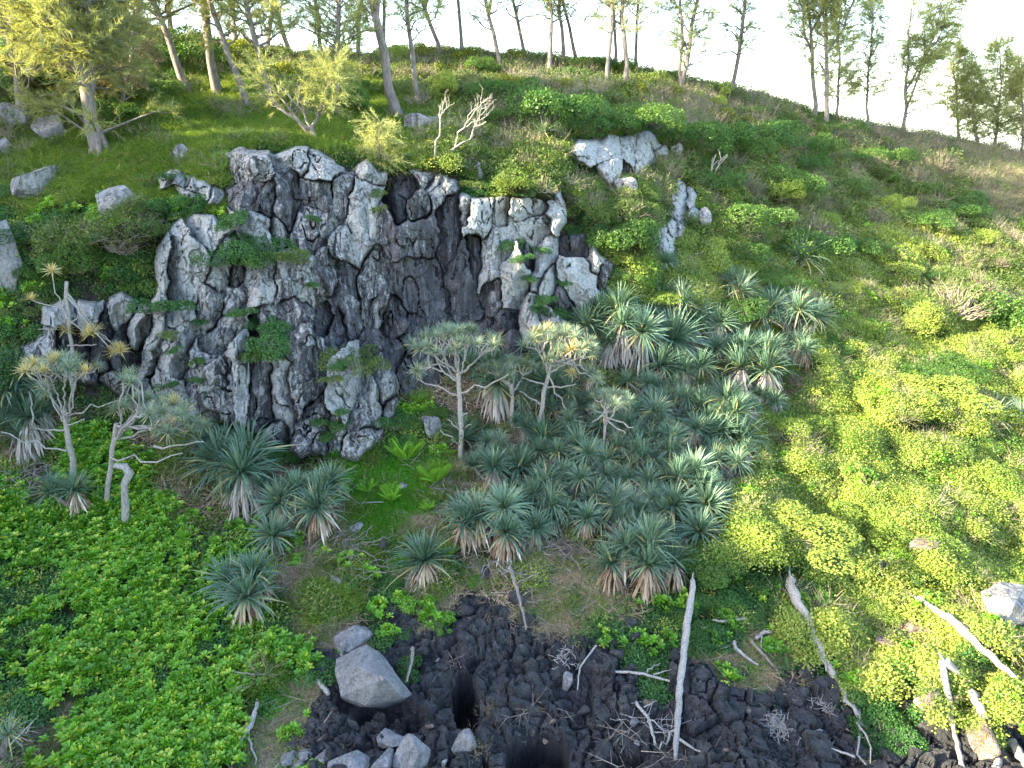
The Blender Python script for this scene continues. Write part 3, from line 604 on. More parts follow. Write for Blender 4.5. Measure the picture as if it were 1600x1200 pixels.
# ------------------------------------------------------------ labels: each says which one it is, by what it stands beside
MARKS = [(718, 600, 'the flat-topped screw pine'), (968, 238, 'the pale upper crag'), (580, 1055, 'the big split grey boulder'), (1064, 1060, 'the upright driftwood trunk'),
 (1290, 1040, 'the long slanting driftwood log'), (450, 240, 'the tallest part of the cliff'), (1180, 590, 'the screw pine with the longest skirt'), (390, 935, 'the lone screw pine in the leafy mat'),
 (1245, 408, 'the lone screw pine on the slope'), (1560, 665, 'the vine-draped screw pine'), (700, 215, 'the bare bleached tree'), (1280, 150, 'the paired tall trunks'),
 (1415, 130, 'the windswept ridge tree'), (110, 690, 'the grey branching screw pine'), (155, 200, 'the stout tree with spreading roots'), (725, 1095, 'the dark pit in the lava'),
 (55, 290, 'the flat-faced boulder in the grass'), (1565, 945, 'the pale ridged boulder'), (1060, 340, 'the small crag of grey pillars'), (1500, 1010, 'the sunlit driftwood pole'),
 (610, 770, 'the lawn-green hollow'), (1215, 1140, 'the heap of bleached twigs'), (625, 110, 'the forked trunk behind the cliff'), (1000, 885, 'the rust-skirted screw pine'), (20, 410, 'the dark rock at the edge')]
USED = set()
def label(desc, px, py, avoid=None):
    for word in ('', ' some way', ' far'):
        pass
    ds = sorted((math.hypot(px - a, py - b), a, b, t) for a, b, t in MARKS if t != avoid and t.replace('the ', '') not in desc)
    for d, a, b, t in ds[:14]:
        if d < 14: continue
        dx, dy = px - a, py - b
        adv = 'just ' if d < 70 else '' if d < 170 else 'well '
        h = 'right of' if dx > 0 else 'left of'; v = 'below' if dy > 0 else 'above'
        if abs(dx) > 2.2 * abs(dy): rel = h
        elif abs(dy) > 2.2 * abs(dx): rel = v
        else: rel = v + ' and ' + h
        s_ = '%s %s%s %s' % (desc, adv, rel, t)
        if len(s_.replace('-', ' ').split()) > 16: s_ = '%s %s %s' % (desc, rel, t)
        if len(s_.split()) > 16: continue
        if s_ not in USED: USED.add(s_); return s_
    s_ = '%s %s' % (desc, 'on the slope'); USED.add(s_); return s_

# ------------------------------------------------------------ screw pines
def strap_rosette(n, wid, seg=5, el0=-.35, el1=1.45, droop=.55, seed=0):
    g = np.random.default_rng(seed); a = Acc(); th = np.arange(n) * 2.39996 + g.normal(size=n) * .2
    el = el0 + (el1 - el0) * (np.linspace(0, 1, n) ** .8) + g.normal(size=n) * .1
    L = g.uniform(.75, 1.1, n) * (1 - .18 * np.clip(el, 0, 2)); W = wid * g.uniform(.8, 1.2, n)
    h = np.stack([np.cos(th), np.sin(th), 0 * th], -1); side = np.stack([-np.sin(th), np.cos(th), 0 * th], -1)
    p = h * .05 + UP * .03; e = el.copy(); dr_ = droop * g.uniform(.3, 1.6, n); rows = []
    tw = [1, 1, .86, .62, .34, 0.03]
    for k in range(seg + 1):
        d = np.cos(e)[:, None] * h + np.sin(e)[:, None] * UP; nn = np.cross(side, d)
        w = (W * np.interp(k / seg, np.linspace(0, 1, 6), tw))[:, None] * .5
        rows.append(np.stack([p - side * w - nn * w * .45 * -1, p, p + side * w + nn * w * .45], 1))
        p = p + d * (L / seg)[:, None]; e = e - dr_ * (k + 1) / seg * .55 * np.clip(np.cos(e) + .25, 0, 1.2)
    V = np.stack(rows, 1)                               # n, seg+1, 3, 3
    V = V.reshape(n, -1, 3); m = V.shape[1]; q = []
    for k in range(seg):
        for c_ in range(2): q.append([k*3 + c_, k*3 + c_ + 1, k*3 + 3 + c_ + 1, k*3 + 3 + c_])
    q = np.array(q); l_ = np.clip(g.random(n) * .75 + .25 * (el > .6), 0, 1) * .93; l_ = np.where((g.random(n) < .03) | ((el < 0) & (g.random(n) < .4)), 1.0, l_); lv = np.repeat(l_, len(q))
    a.add(V.reshape(-1, 3), (np.arange(n)[:, None, None] * m + q[None]).reshape(-1, 4), 0, lv); return a
ROS = {k: [strap_rosette(112, .066, 5, -.3, 1.5, .5, 10 + s).mesh('screw_pine_crown', M[k]) for s in range(4)] for k in ('pandan',)}
ROS['pale'] = [strap_rosette(54, .05, 4, -.35, 1.3, .6, 30 + s).mesh('pale_screw_pine_crown', M['pandan_pale']) for s in range(4)]
ROS['gold'] = [strap_rosette(46, .075, 4, -.3, 1.4, .4, 40 + s).mesh('golden_screw_pine_crown', M['pandan_gold']) for s in range(2)]
ROS['grey'] = [strap_rosette(96, .045, 5, -.5, 1.5, .7, 50 + s).mesh('narrow_screw_pine_crown', M['pandan_pale' if s == 2 else 'pandan']) for s in range(4)]
def skirt_mesh(n, wid, L, mat, seed):
    g = np.random.default_rng(seed); a = Acc(); th = g.uniform(0, 2 * math.pi, n); h = np.stack([np.cos(th), np.sin(th), 0 * th], -1)
    p = h * g.uniform(.03, .16, n)[:, None] + UP * g.uniform(-.2, .05, n)[:, None]; sp = g.uniform(.12, .75, n)[:, None]
    l = L * g.uniform(.6, 1.1, n)[:, None]; d = unit(h * sp + UP * -.75); w = wid * g.uniform(.7, 1.4, n); lv = g.random(n)
    leaves(a, p, d, h + .4 * rdir(n, -1, g), l[:, 0] * .6, w, 0, lv, .3, 'kite'); q = p + d * l * .38; leaves(a, q, unit(d + UP * -.7 + .25 * rdir(n, -1, g)), h + .4 * rdir(n, -1, g), l[:, 0] * .7, w, 0, lv, .2, 'kite')
    return a.mesh('dead_leaf_skirt', mat)
SKT = {'tan': [skirt_mesh(80, .075, 1.0, M['dead'], 60 + s) for s in range(3)], 'grey': [skirt_mesh(90, .07, 1.25, M['dead_grey'], 70 + s) for s in range(2)]}

def head(root, ros, skirt, P, r, lean, i, g):
    o = link('leaf_crown', ROS[ros][i % len(ROS[ros])], root, tuple(P), (lean[0], lean[1], g.uniform(0, 6.28)), r)
    if skirt: link('dead_leaf_skirt', SKT[skirt][i % len(SKT[skirt])], root, tuple(P - UP * r * .05), (0, 0, g.uniform(0, 6.28)), r * .85)
def screw_pine(px, py, rp, nh, ros='pandan', skirt=None, desc=None, hgt=1.0, grp='screw pines massed below the cliff', lab=None, skn=99):
    g = np.random.default_rng(int(px * 7 + py)); k = mper(px, py); rw = rp * k
    base = on(px, min(py + rp * .5, 1340)); nm = 'screw_pine'
    root = link(nm, None, None, tuple(base)); root.empty_display_size = .3
    desc = desc or ('single-headed' if nh == 1 else 'many-headed') + ' screw pine'
    tag(root, lab or label(desc, px, py), 'screw pine', grp)
    hw = rw if nh == 1 else rw * (.62 if nh < 5 else .5); hw *= 1.65
    c = np.array([0, 0, .42 * rw * hgt + .2])
    a = Acc(); hub = np.array([0, 0, .1 + .25 * rw])
    tube(a, curve_pts((0, 0, -.4), hub, 4, .02), [.10, .09, .085, .08], 7, rough=.08)
    for i in range(nh):
        if nh == 1: P = c.copy()
        else:
            an = 2.4 * i + g.uniform(0, .6); q = math.sqrt((i + .3) / nh) * rw * .8
            P = c + [q * math.cos(an), q * math.sin(an) * .8, (.35 * rw * (1 - q / rw) + g.normal() * .08 * rw)]
            P[2] += .45 * max(0, P[1]); P[2] = max(P[2], .25)
        tube(a, curve_pts(hub, P, 5, .03, .0, g), [.08, .075, .07, .065, .06], 6, rough=.08)
        ln = (-.35 * (P[1] - c[1]) / (rw + .01) + g.normal() * .25, .4 * P[0] / (rw + .01) + g.normal() * .25)
        head(root, ros, skirt if (i < skn and (P[1] < .15 * rw or nh == 1)) else None, P, hw * g.uniform(.88, 1.08), ln, i + int(px), g)
    a.build('trunk', M['dbark'], root); return root

SP = """370 742 62 4 pandan grey|492 790 62 5 pandan tan|430 842 34 1 pandan -|345 712 46 3 pandan -|392 775 40 2 pandan grey
110 782 44 2 pandan tan|22 612 56 4 pandan -|60 655 44 3 pandan grey|30 690 40 2 pandan grey|8 1165 46 2 pale -
758 598 52 4 pandan grey|722 690 34 1 pandan -|955 515 62 6 pandan grey|905 560 36 3 grey -|1050 482 44 4 grey -|1128 462 46 4 grey -|1222 500 56 6 grey -|1190 495 34 2 pandan -
1050 535 42 1 pandan -|1110 520 40 2 pandan tan|1085 500 30 1 pandan -|1180 575 60 5 pandan grey|1135 560 32 2 pandan -|1080 590 40 2 pandan -|1030 575 30 1 pandan tan|1000 610 34 2 grey -|990 540 36 2 pandan -
1120 645 48 3 pandan -|1150 690 34 1 pandan tan|1095 680 34 1 pandan -|1060 640 36 2 grey -|1010 660 44 4 grey -|960 660 36 3 grey -|920 640 30 2 grey -|880 620 32 3 pale -
850 690 30 1 pandan -|830 640 30 2 grey -|800 620 34 3 grey -|860 720 36 2 pandan -|810 735 34 1 pandan -|760 745 38 2 pandan tan|905 700 30 1 grey -|935 735 40 3 grey -|985 715 44 4 grey -|1035 705 42 4 grey -
1060 745 36 2 grey -|1000 770 40 3 grey -|950 785 38 3 grey -|895 765 36 2 grey -|850 790 42 4 grey -|905 820 34 2 pandan tan|960 825 34 2 grey tan|1020 815 34 2 pandan tan
1080 775 62 5 pandan -|1090 835 34 1 pandan tan|1040 870 26 1 pandan -|1120 790 34 2 grey -|745 815 40 2 pandan -|800 800 40 2 pandan -|835 830 28 1 pandan tan
1250 405 36 1 pale -|1298 468 24 1 pale -|1030 425 30 2 pandan -|850 214 22 1 pale -|1575 660 42 2 pale -|645 510 1 1 pale -"""
n_ = 0
for l in SP.replace('\n', '|').split('|'):
    a_, b_, r_, h_, ro, sk = l.split(); a_, b_, r_, h_ = float(a_), float(b_), float(r_), int(h_)
    if r_ < 5: continue
    lb = {(370, 742): None, (1250, 405): 'lone pale green screw pine standing in the vines of the open slope', (1180, 575): 'largest screw pine at the right edge of the thicket with the longest grey skirt',
          (1575, 660): 'pale screw pine half buried in sunlit yellow-green vines at the edge'}.get((a_, b_))
    screw_pine(a_, b_, r_, h_, ro, None if sk == '-' else sk, {'pale': 'pale', 'grey': 'narrow-leaved'}.get(ro, 'dark green') + (' screw pine' if h_ < 4 else ' clump-forming screw pine'), lab=lb)
g = np.random.default_rng(91); _have = [(float(l.split()[0]), float(l.split()[1])) for l in SP.replace('\n', '|').split('|')]; _n = 0
_TH = [(690, 560), (640, 620)][:0] + [(770, 600), (880, 540), (905, 490), (990, 470), (1100, 440), (1190, 450), (1260, 500), (1240, 560), (1200, 640), (1165, 720), (1140, 800), (1090, 860), (1000, 850), (880, 830), (770, 770), (730, 740), (760, 690)]
for _ in range(4000):
    x, y = g.uniform(700, 1270), g.uniform(440, 860)
    if float(poly_sd(np.array([x]), np.array([y]), _TH)[0]) < 4 or min(math.hypot(x - a, y - b) for a, b in _have) < 21: continue
    _have.append((x, y)); _n += 1
    screw_pine(x, y, g.uniform(20, 40), int(g.integers(1, 5)), g.choice(['grey', 'pandan', 'grey']), g.choice(['tan', 'grey', None, None]), g.choice(['ragged small', 'tilted', 'narrow-leaved', 'half-hidden']) + ' screw pine in the thicket')
    if _n >= 46: break
screw_pine(390, 922, 56, 3, 'pandan', 'tan', lab='lone screw pine with a pinkish dead-leaf skirt in the glossy leafy mat', grp='screw pines on the lower slope')
screw_pine(665, 880, 40, 1, 'pandan', 'tan', lab='single-headed screw pine standing alone above the black cleft', grp='screw pines on the lower slope')
screw_pine(775, 822, 66, 5, 'pandan', 'tan', lab='dark green screw pine with pale tattered skirts above the lava', grp='screw pines on the lower slope')
screw_pine(998, 878, 66, 6, 'pandan', 'tan', lab='broad screw pine with a rust-coloured skirt overhanging the dry grass', grp='screw pines on the lower slope')

def branch_tree(name, base, fork, tips, rt, nl, ros, lab, grp, r_leaf, stubs=(), g=None, gold=0, rl=.028):
    """a bare stem, forking limbs and a rosette of leaves at every tip"""
    g = g or np.random.default_rng(int(base[0] * 100) % 9999)
    base = np.array(base); root = link(name, None, None, tuple(base)); tag(root, lab, 'screw pine', grp)
    L = lambda q: np.asarray(q) - base
    a = Acc(); tube(a, curve_pts((0, 0, -.4), L(fork), 8, .008, 0, g), np.linspace(rt, rt * .75, 8), 8, rough=.05); a.build('trunk', M['pbark'], root)
    b = Acc(); az = np.arctan2(tips[:, 1] - fork[1], tips[:, 0] - fork[0]); od = np.argsort(az); fk = L(fork)
    for grpi in np.array_split(od, nl):
        if not len(grpi): continue
        T = L(tips[grpi]); s0 = fk - UP * g.uniform(0, .7) * (len(grpi) > 2)
        s0 = fk * np.clip(s0[2] / fk[2], 0, 1); nd = s0 + (T.mean(0) - s0) * .45; nd[2] -= .12
        tube(b, curve_pts(s0, nd, 6, .035, .03, g), np.linspace(rl * 1.5, rl * 1.25, 6), 6, rough=.08)
        for sub in np.array_split(np.arange(len(T)), max(1, len(T) // 3)):
            if not len(sub): continue
            S = nd + (T[sub].mean(0) - nd) * .55; S[2] -= .06
            tube(b, curve_pts(nd, S, 5, .05, .02, g), np.linspace(rl * 1.25, rl, 5), 5, rough=.08)
            for t in sub: tube(b, curve_pts(S, T[t], 5, .05, .03, g), np.linspace(rl, rl * .75, 5), 5, rough=.08)
    for s0, s1 in stubs: tube(b, curve_pts(L(s0), L(s1), 7, .035, .02, g), np.linspace(rl * 1.4, rl * .7, 7), 6, rough=.1)
    b.build('branches', M['pbark'], root)
    for i, t in enumerate(tips):
        k = 'gold' if g.random() < gold else ros
        link('leaf_crown', ROS[k][i % len(ROS[k])], root, tuple(L(t)), (g.normal() * .3, g.normal() * .3, g.uniform(0, 6.28)), r_leaf * g.uniform(.8, 1.15))
    return root
def tipset(ells, Y, g):
    out = []
    for ex, ey, ax, ay, n, dY in ells:
        for i in range(n):
            an = g.uniform(0, 6.28); q = math.sqrt(g.random()); x = ex + ax * q * math.cos(an); s_ = q * math.sin(an)
            yy = ey + ay * (s_ * .5 + q * q * .5 - .3) * 1.0; out.append(at(x, yy, Y + dY * s_ * -1 + g.normal() * .1))
    return np.array(out)
g = np.random.default_rng(5)
b0 = on(720, 716); Y0 = b0[1]
branch_tree('screw_pine', b0, at(716, 582, Y0), tipset([(712, 530, 70, 34, 38, 1.5), (662, 578, 16, 8, 4, .3)], Y0, g), .10, 7, 'pale', 'flat-topped screw pine on a tall bare pale trunk before the cliff', 'bare-stemmed screw pines', .46,
   [(at(718, 618, Y0), at(652, 592, Y0 - .3)), (at(718, 615, Y0), at(795, 585, Y0 - .4)), (at(719, 672, Y0), at(700, 655, Y0 - .2)), (at(719, 670, Y0), at(737, 663, Y0)), (at(719, 695, Y0), at(688, 672, Y0 - .5)), (at(719, 650, Y0), at(730, 645, Y0))], g)
b0 = on(838, 672); Y0 = b0[1]
branch_tree('screw_pine', b0, at(862, 555, Y0), tipset([(870, 535, 66, 46, 34, 1.3), (915, 590, 40, 40, 10, .8)], Y0, g), .09, 7, 'pale', 'leaning bare-stemmed screw pine with an open ragged crown in the thicket', 'bare-stemmed screw pines', .46,
   [(at(846, 634, Y0), at(812, 612, Y0 - .3)), (at(850, 600, Y0), at(815, 590, Y0)), (at(855, 585, Y0), at(885, 640, Y0 - .3)), (at(850, 605, Y0), at(900, 600, Y0 - .4))], g, .12)
b0 = on(800, 670); Y0 = b0[1]
branch_tree('screw_pine', b0, at(800, 600, Y0), tipset([(795, 575, 44, 26, 18, 1.0)], Y0, g), .08, 5, 'pale', 'low screw pine with a pale crown between the two bare-stemmed ones', 'bare-stemmed screw pines', .44, [], g)
b0 = on(940, 715); Y0 = b0[1]
branch_tree('screw_pine', b0, at(948, 640, Y0), tipset([(955, 625, 46, 26, 14, .9)], Y0, g), .06, 5, 'pale', 'thin screw pine with zigzag bleached branches amid the dark thicket', 'bare-stemmed screw pines', .42,
   [(at(946, 650, Y0), at(990, 668, Y0 - .4)), (at(945, 655, Y0), at(978, 678, Y0 - .3)), (at(946, 645, Y0), at(925, 660, Y0 - .3))], g)
b0 = on(116, 752); Y0 = b0[1] - .2
branch_tree('screw_pine', b0, at(100, 640, Y0), tipset([(95, 572, 62, 30, 24, 1.2), (60, 610, 24, 16, 4, .6)], Y0, g), .10, 6, 'pale', 'grey branching screw pine with a leaning trunk and golden tufts', 'grey screw pines at the cliff foot', .42,
   [(at(104, 705, Y0), at(2, 675, Y0 - .4)), (at(102, 672, Y0), at(52, 668, Y0 - .2)), (at(52, 668, Y0 - .2), at(46, 612, Y0 - .3)), (at(100, 665, Y0), at(132, 655, Y0)), (at(100, 652, Y0), at(185, 625, Y0))], g, .25, .022)
b0 = on(112, 590, -.3); Y0 = b0[1]
branch_tree('screw_pine', b0, at(104, 440, Y0), tipset([(78, 424, 5, 5, 1, .1), (46, 468, 5, 4, 1, .1), (105, 515, 5, 4, 1, .1), (140, 520, 14, 10, 3, .2), (180, 545, 12, 20, 4, .2)], Y0, g), .07, 3, 'gold', 'tall thin dying screw pine with two golden tufts against the cliff', 'grey screw pines at the cliff foot', .42,
   [(at(106, 540, Y0), at(150, 538, Y0 - .2)), (at(107, 508, Y0), at(60, 515, Y0 - .2)), (at(107, 512, Y0), at(130, 480, Y0))], g, .3, .022)
b0 = on(160, 785); Y0 = b0[1] - .2
branch_tree('screw_pine', b0, at(182, 662, Y0), tipset([(235, 635, 60, 26, 22, 1.1), (280, 665, 44, 22, 14, .8), (200, 590, 20, 14, 4, .5)], Y0, g), .09, 6, 'pale', 'slanting screw pine with grey-green tufts reaching right across the rock', 'grey screw pines at the cliff foot', .46,
   [(at(172, 715, Y0), at(285, 708, Y0 - .4)), (at(240, 697, Y0 - .2), at(318, 690, Y0 - .3))], g, .05)

# ------------------------------------------------------------ ferns
def fern_mesh(seed):
    g = np.random.default_rng(seed); a = Acc()
    for k in range(13):
        th = k * 2.4 + g.random(); h = np.array([math.cos(th), math.sin(th), 0]); t = np.linspace(0.1, 1, 16); e = g.uniform(.7, 1.25)
        P = h * (t * math.cos(e))[:, None] + UP * (t * math.sin(e) * 1.3 - .35 * t * t)[:, None]; s_ = np.array([-h[1], h[0], 0])
        for sg in (-1, 1): leaves(a, P, h * .45 + s_ * sg, UP + .01, .24 * np.sin(np.pi * np.clip(t * .93, 0, 1)) + .03, .045, 0, g.random() * .5 + .5 * g.random(16), .1)
    return a.mesh('tree_fern', M['fern'])
FN = [fern_mesh(s) for s in range(3)]
for i, (px, py, r) in enumerate([(634, 704, 34), (680, 740, 30), (612, 772, 24), (575, 760, 18), (668, 790, 14), (655, 622, 18), (700, 860, 20)]):
    P = on(px, py + r * .5, -.05); o = link('fern', FN[i % 3], None, tuple(P), (0, 0, i), r * mper(px, py) * 1.35); tag(o, label('bright green fern', px, py), 'fern', 'ferns in the green hollow')
    
# ------------------------------------------------------------ shrubs
def shrub_mesh(kind, n, L, W, mat, seed, lobes=8, flat=.75, lk='kite', drape=0, twig=0, mat2=None, tall=1.0):
    g = np.random.default_rng(seed); a = Acc(); c = np.stack([g.normal(size=lobes) * .42, g.normal(size=lobes) * .42, g.uniform(.12, .62, lobes)], -1); r = g.uniform(.26, .5, lobes)
    i = g.choice(lobes, n * 2, p=r**2 / (r**2).sum()); d = rdir(n * 2, -.35, g); rr = r[i] * (1 - .28 * g.random(n * 2) ** 2) * (1 + .18 * vnoise(d * 3 + i[:, None] * 7, seed))
    p = c[i] + d * rr[:, None]; ins = np.zeros(len(p), bool)
    for k in range(lobes): ins |= (np.linalg.norm(p - c[k], axis=1) < r[k] * .72)
    ok = ~ins & (p[:, 2] > -.1) ; p, d = p[ok][:n], d[ok][:n]; m = len(p); p[:, 2] *= flat * tall
    dr = unit(d * .5 + rdir(m, -1, g) * 1.0 + UP * (.15 - drape)); up = unit(d * .9 + UP * .5 + .6 * rdir(m, -1, g))
    lv = np.clip(.5 * g.random(m) + .5 * (vnoise(p * 4, seed + 1) * .5 + .5), 0, 1)
    leaves(a, p, dr, up, L * g.uniform(.7, 1.25, m), W * g.uniform(.8, 1.2, m), 0, lv, .25, lk)
    nt = 9 + twig
    t0 = np.zeros((nt, 3)); t0[:, :2] = g.normal(size=(nt, 2)) * .08; td = rdir(nt, .1, g)
    for k in range(nt):
        e_ = td[k] * [.75, .75, .8 * tall] * g.uniform(.75, 1.08 if twig else .8)
        tube(a, curve_pts(t0[k] - UP * .1, e_, 4, .06, 0, g), [.028, .02, .012, .004], 3, 1, .3, False)
    return a.mesh(kind, [mat, mat2 or M['twig']])
SH = {
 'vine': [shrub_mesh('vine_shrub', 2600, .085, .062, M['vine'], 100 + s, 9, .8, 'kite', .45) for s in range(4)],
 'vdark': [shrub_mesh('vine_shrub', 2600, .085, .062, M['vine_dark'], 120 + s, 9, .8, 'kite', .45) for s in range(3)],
 'scrub': [shrub_mesh('bush', 2400, .09, .048, M['scrub'], 140 + s, 8, .85) for s in range(4)],
 'yellow': [shrub_mesh('bush', 2200, .10, .06, M['scrub_yellow'], 160 + s, 8, .9) for s in range(3)],
 'dry': [shrub_mesh('dry_bush', 700, .07, .03, M['scrub'], 180 + s, 8, .9, 'kite', 0, 90) for s in range(3)],
 'vinef': [shrub_mesh('vine_shrub', 7500, .05, .038, M['vine'], 101 + s, 11, .8, 'kite', .45) for s in range(3)],
 'vdarkf': [shrub_mesh('vine_shrub', 7500, .05, .038, M['vine_dark'], 131 + s, 11, .8, 'kite', .45) for s in range(2)],
 'smallf': [shrub_mesh('leafy_bush', 6500, .052, .036, M['small'], 201 + s, 11, .8) for s in range(2)],
 'small': [shrub_mesh('leafy_bush', 2400, .085, .06, M['small'], 200 + s, 8, .8) for s in range(3)],
 'green': [shrub_mesh('leafy_bush', 2000, .10, .07, M['glossy'], 220 + s, 8, .8, 'kite') for s in range(2)],
}
SDESC = {'vine': ('yellow-green vine-smothered shrub', 'vine_shrub', 'shrub', 'vine-smothered shrubs on the slope'), 'vdark': ('deep green vine-covered shrub', 'vine_shrub', 'shrub', 'vine-covered shrubs in shade'), 'scrub': ('dull olive bush', 'bush', 'bush', 'olive bushes on the hillside'),
 'yellow': ('golden-leaved bush', 'bush', 'bush', 'golden bushes along the ridge'), 'dry': ('leafless brown bush', 'dry_bush', 'bush', 'dry brown bushes'), 'small': ('fine-leaved green bush', 'leafy_bush', 'bush', 'green bushes on the rocks'), 'green': ('bright green broad-leaved bush', 'leafy_bush', 'bush', 'green bushes on the rocks')}
SDESC['vinef'] = SDESC['vine']; SDESC['smallf'] = SDESC['small']; SDESC['vdarkf'] = SDESC['vdark']
nsh = 0
def shrub(kind, px, py, rp, asp=1.0, off=0.0, Y=None, sink=.25):
    global nsh; nsh += 1
    if csdf(px, py) > 0: rp = rp * 1.3; off = off - .12
    if (py > 620 and rp * mper(px, py) > .55) or rp * mper(px, py) > .95: kind = {'vine': 'vinef', 'small': 'smallf', 'vdark': 'vdarkf', 'scrub': 'vdarkf', 'yellow': 'vinef'}.get(kind, kind)
    r = rp * mper(px, py); P = on(px, min(py + rp * .45, 1340), off) if Y is None else at(px, py, Y); P[2] -= sink * r
    d, nm, ct, gp = SDESC[kind]; o = link(nm, SH[kind][nsh % len(SH[kind])], None, tuple(P), (rng.normal() * .08, rng.normal() * .08, rng.uniform(0, 6.28)), (r * rng.uniform(1.0, 1.6), r * rng.uniform(.9, 1.3), r * 1.15 * asp))
    tag(o, label(d, px, py), ct, gp); return o
# those that sit on the ledges of the cliff and around it, one by one
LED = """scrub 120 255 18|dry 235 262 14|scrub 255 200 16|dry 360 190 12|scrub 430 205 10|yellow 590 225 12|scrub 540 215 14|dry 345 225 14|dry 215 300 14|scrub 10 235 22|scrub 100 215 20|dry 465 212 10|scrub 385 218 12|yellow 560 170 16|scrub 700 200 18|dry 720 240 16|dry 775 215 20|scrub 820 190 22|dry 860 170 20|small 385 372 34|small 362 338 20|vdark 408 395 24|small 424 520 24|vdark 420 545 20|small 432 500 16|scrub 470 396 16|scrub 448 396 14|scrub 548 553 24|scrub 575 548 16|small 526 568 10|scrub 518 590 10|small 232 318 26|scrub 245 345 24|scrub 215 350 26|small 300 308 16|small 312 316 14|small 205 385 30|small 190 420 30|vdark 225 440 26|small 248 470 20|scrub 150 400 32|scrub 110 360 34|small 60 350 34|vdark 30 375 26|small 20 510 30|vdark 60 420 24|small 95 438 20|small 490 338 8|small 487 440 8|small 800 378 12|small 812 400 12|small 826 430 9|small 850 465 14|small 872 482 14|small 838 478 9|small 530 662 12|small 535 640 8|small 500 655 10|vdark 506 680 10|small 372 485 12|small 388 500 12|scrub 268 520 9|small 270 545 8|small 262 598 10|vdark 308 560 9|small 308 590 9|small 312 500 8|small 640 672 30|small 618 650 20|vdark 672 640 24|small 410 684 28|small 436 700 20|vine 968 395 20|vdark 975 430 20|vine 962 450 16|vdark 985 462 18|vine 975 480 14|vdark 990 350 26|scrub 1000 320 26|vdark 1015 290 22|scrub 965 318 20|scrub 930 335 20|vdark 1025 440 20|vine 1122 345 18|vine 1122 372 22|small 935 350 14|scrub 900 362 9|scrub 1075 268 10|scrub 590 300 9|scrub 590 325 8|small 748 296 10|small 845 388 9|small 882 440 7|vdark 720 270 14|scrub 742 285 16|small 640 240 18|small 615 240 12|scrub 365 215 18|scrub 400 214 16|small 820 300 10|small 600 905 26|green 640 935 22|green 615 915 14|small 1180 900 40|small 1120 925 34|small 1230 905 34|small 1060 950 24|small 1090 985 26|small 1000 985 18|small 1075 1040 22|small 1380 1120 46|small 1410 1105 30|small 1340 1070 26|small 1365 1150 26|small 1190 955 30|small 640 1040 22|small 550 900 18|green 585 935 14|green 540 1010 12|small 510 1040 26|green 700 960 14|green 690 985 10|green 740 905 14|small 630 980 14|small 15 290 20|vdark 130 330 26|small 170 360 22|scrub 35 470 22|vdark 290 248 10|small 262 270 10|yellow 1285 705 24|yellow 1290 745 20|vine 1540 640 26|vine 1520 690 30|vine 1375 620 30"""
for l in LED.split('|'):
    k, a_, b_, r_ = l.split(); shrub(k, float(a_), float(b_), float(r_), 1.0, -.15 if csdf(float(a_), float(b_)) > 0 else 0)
# the ridge line thicket
g = np.random.default_rng(21)
for i, px in enumerate(np.arange(330, 1240, 17)):
    for row, (dy, kinds) in enumerate(((4, ('yellow', 'scrub', 'yellow')), (24, ('scrub', 'yellow', 'vdark')), (46, ('scrub', 'vdark', 'yellow')))):
        if (i + row) % 2 or (row == 2 and px < 440): continue
        if row == 0 and px > 1150: continue
        x = px + g.uniform(-8, 8); shrub(kinds[g.integers(0, 3)], x, ridge(x) + dy + g.uniform(-5, 5), g.uniform(17, 26) - row, g.uniform(.9, 1.3))
# the open slope: spaced by a minimum distance
pts = []; KEEP = [(1229,925),(1245,960),(1268,1000),(1292,1055),(1325,1105),(1430,955),(1480,985),(1530,1030),(1570,1065),(1470,1060),(1505,1095),(1532,1130),(1476,1100),(1486,1150),(1442,851),(1418,976),(1448,982),(1568,945),(1532,1046),(1452,1092),(1231,857),(1190,855),(1530,1150),(1180,1030),(1146,1008),(1195,1000),(1575,1120),(1078,955),(1290,935),(1385,1005)]
tries = rng.random((9000, 2)) * [1700, 900] + [-60, 60]
for x, y in tries:
    if y < ridge(x) + 8 or (x < 1180 and y < ridge(x) + 55 and x > 320): continue
    c = CL[int(cls(x, y))]
    if c not in 'SDV' or csdf(x, y) > -26 or (650 < x < 1010 and 190 < y < 345) or (x > 560 and y > 780 and any(abs(x - a) < 30 and abs(y - b) < 30 for a, b in KEEP)): continue
    P = on(x, y); mind = 1.8 + .02 * max(0, P[1] - 22) + (.75 if c == 'V' else 0)
    if any((P[0]-q[0])**2 + (P[1]-q[1])**2 + (P[2]-q[2])**2 < mind**2 for q in pts): continue
    if c == 'V' and y > 700 and g.random() < .35: continue
    pts.append(P); r = min(1.8, np.exp(g.normal() * .28) * 1.2) * (.8 if y > 700 else 1)
    lit_ = x > 1150 + .1 * (y - 500)  # sun and shade put into leaf colour: yellower vines when lit, darker otherwise
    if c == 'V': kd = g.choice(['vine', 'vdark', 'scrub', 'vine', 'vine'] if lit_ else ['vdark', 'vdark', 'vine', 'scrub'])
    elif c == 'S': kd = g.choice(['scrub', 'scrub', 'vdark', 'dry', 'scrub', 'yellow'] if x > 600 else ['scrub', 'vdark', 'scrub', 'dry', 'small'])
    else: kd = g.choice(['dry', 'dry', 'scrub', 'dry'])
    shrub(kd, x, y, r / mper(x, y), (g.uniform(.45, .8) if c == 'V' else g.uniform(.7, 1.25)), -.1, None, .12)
    if len(pts) > 400: break
print('slope shrubs', len(pts), 'all', nsh)

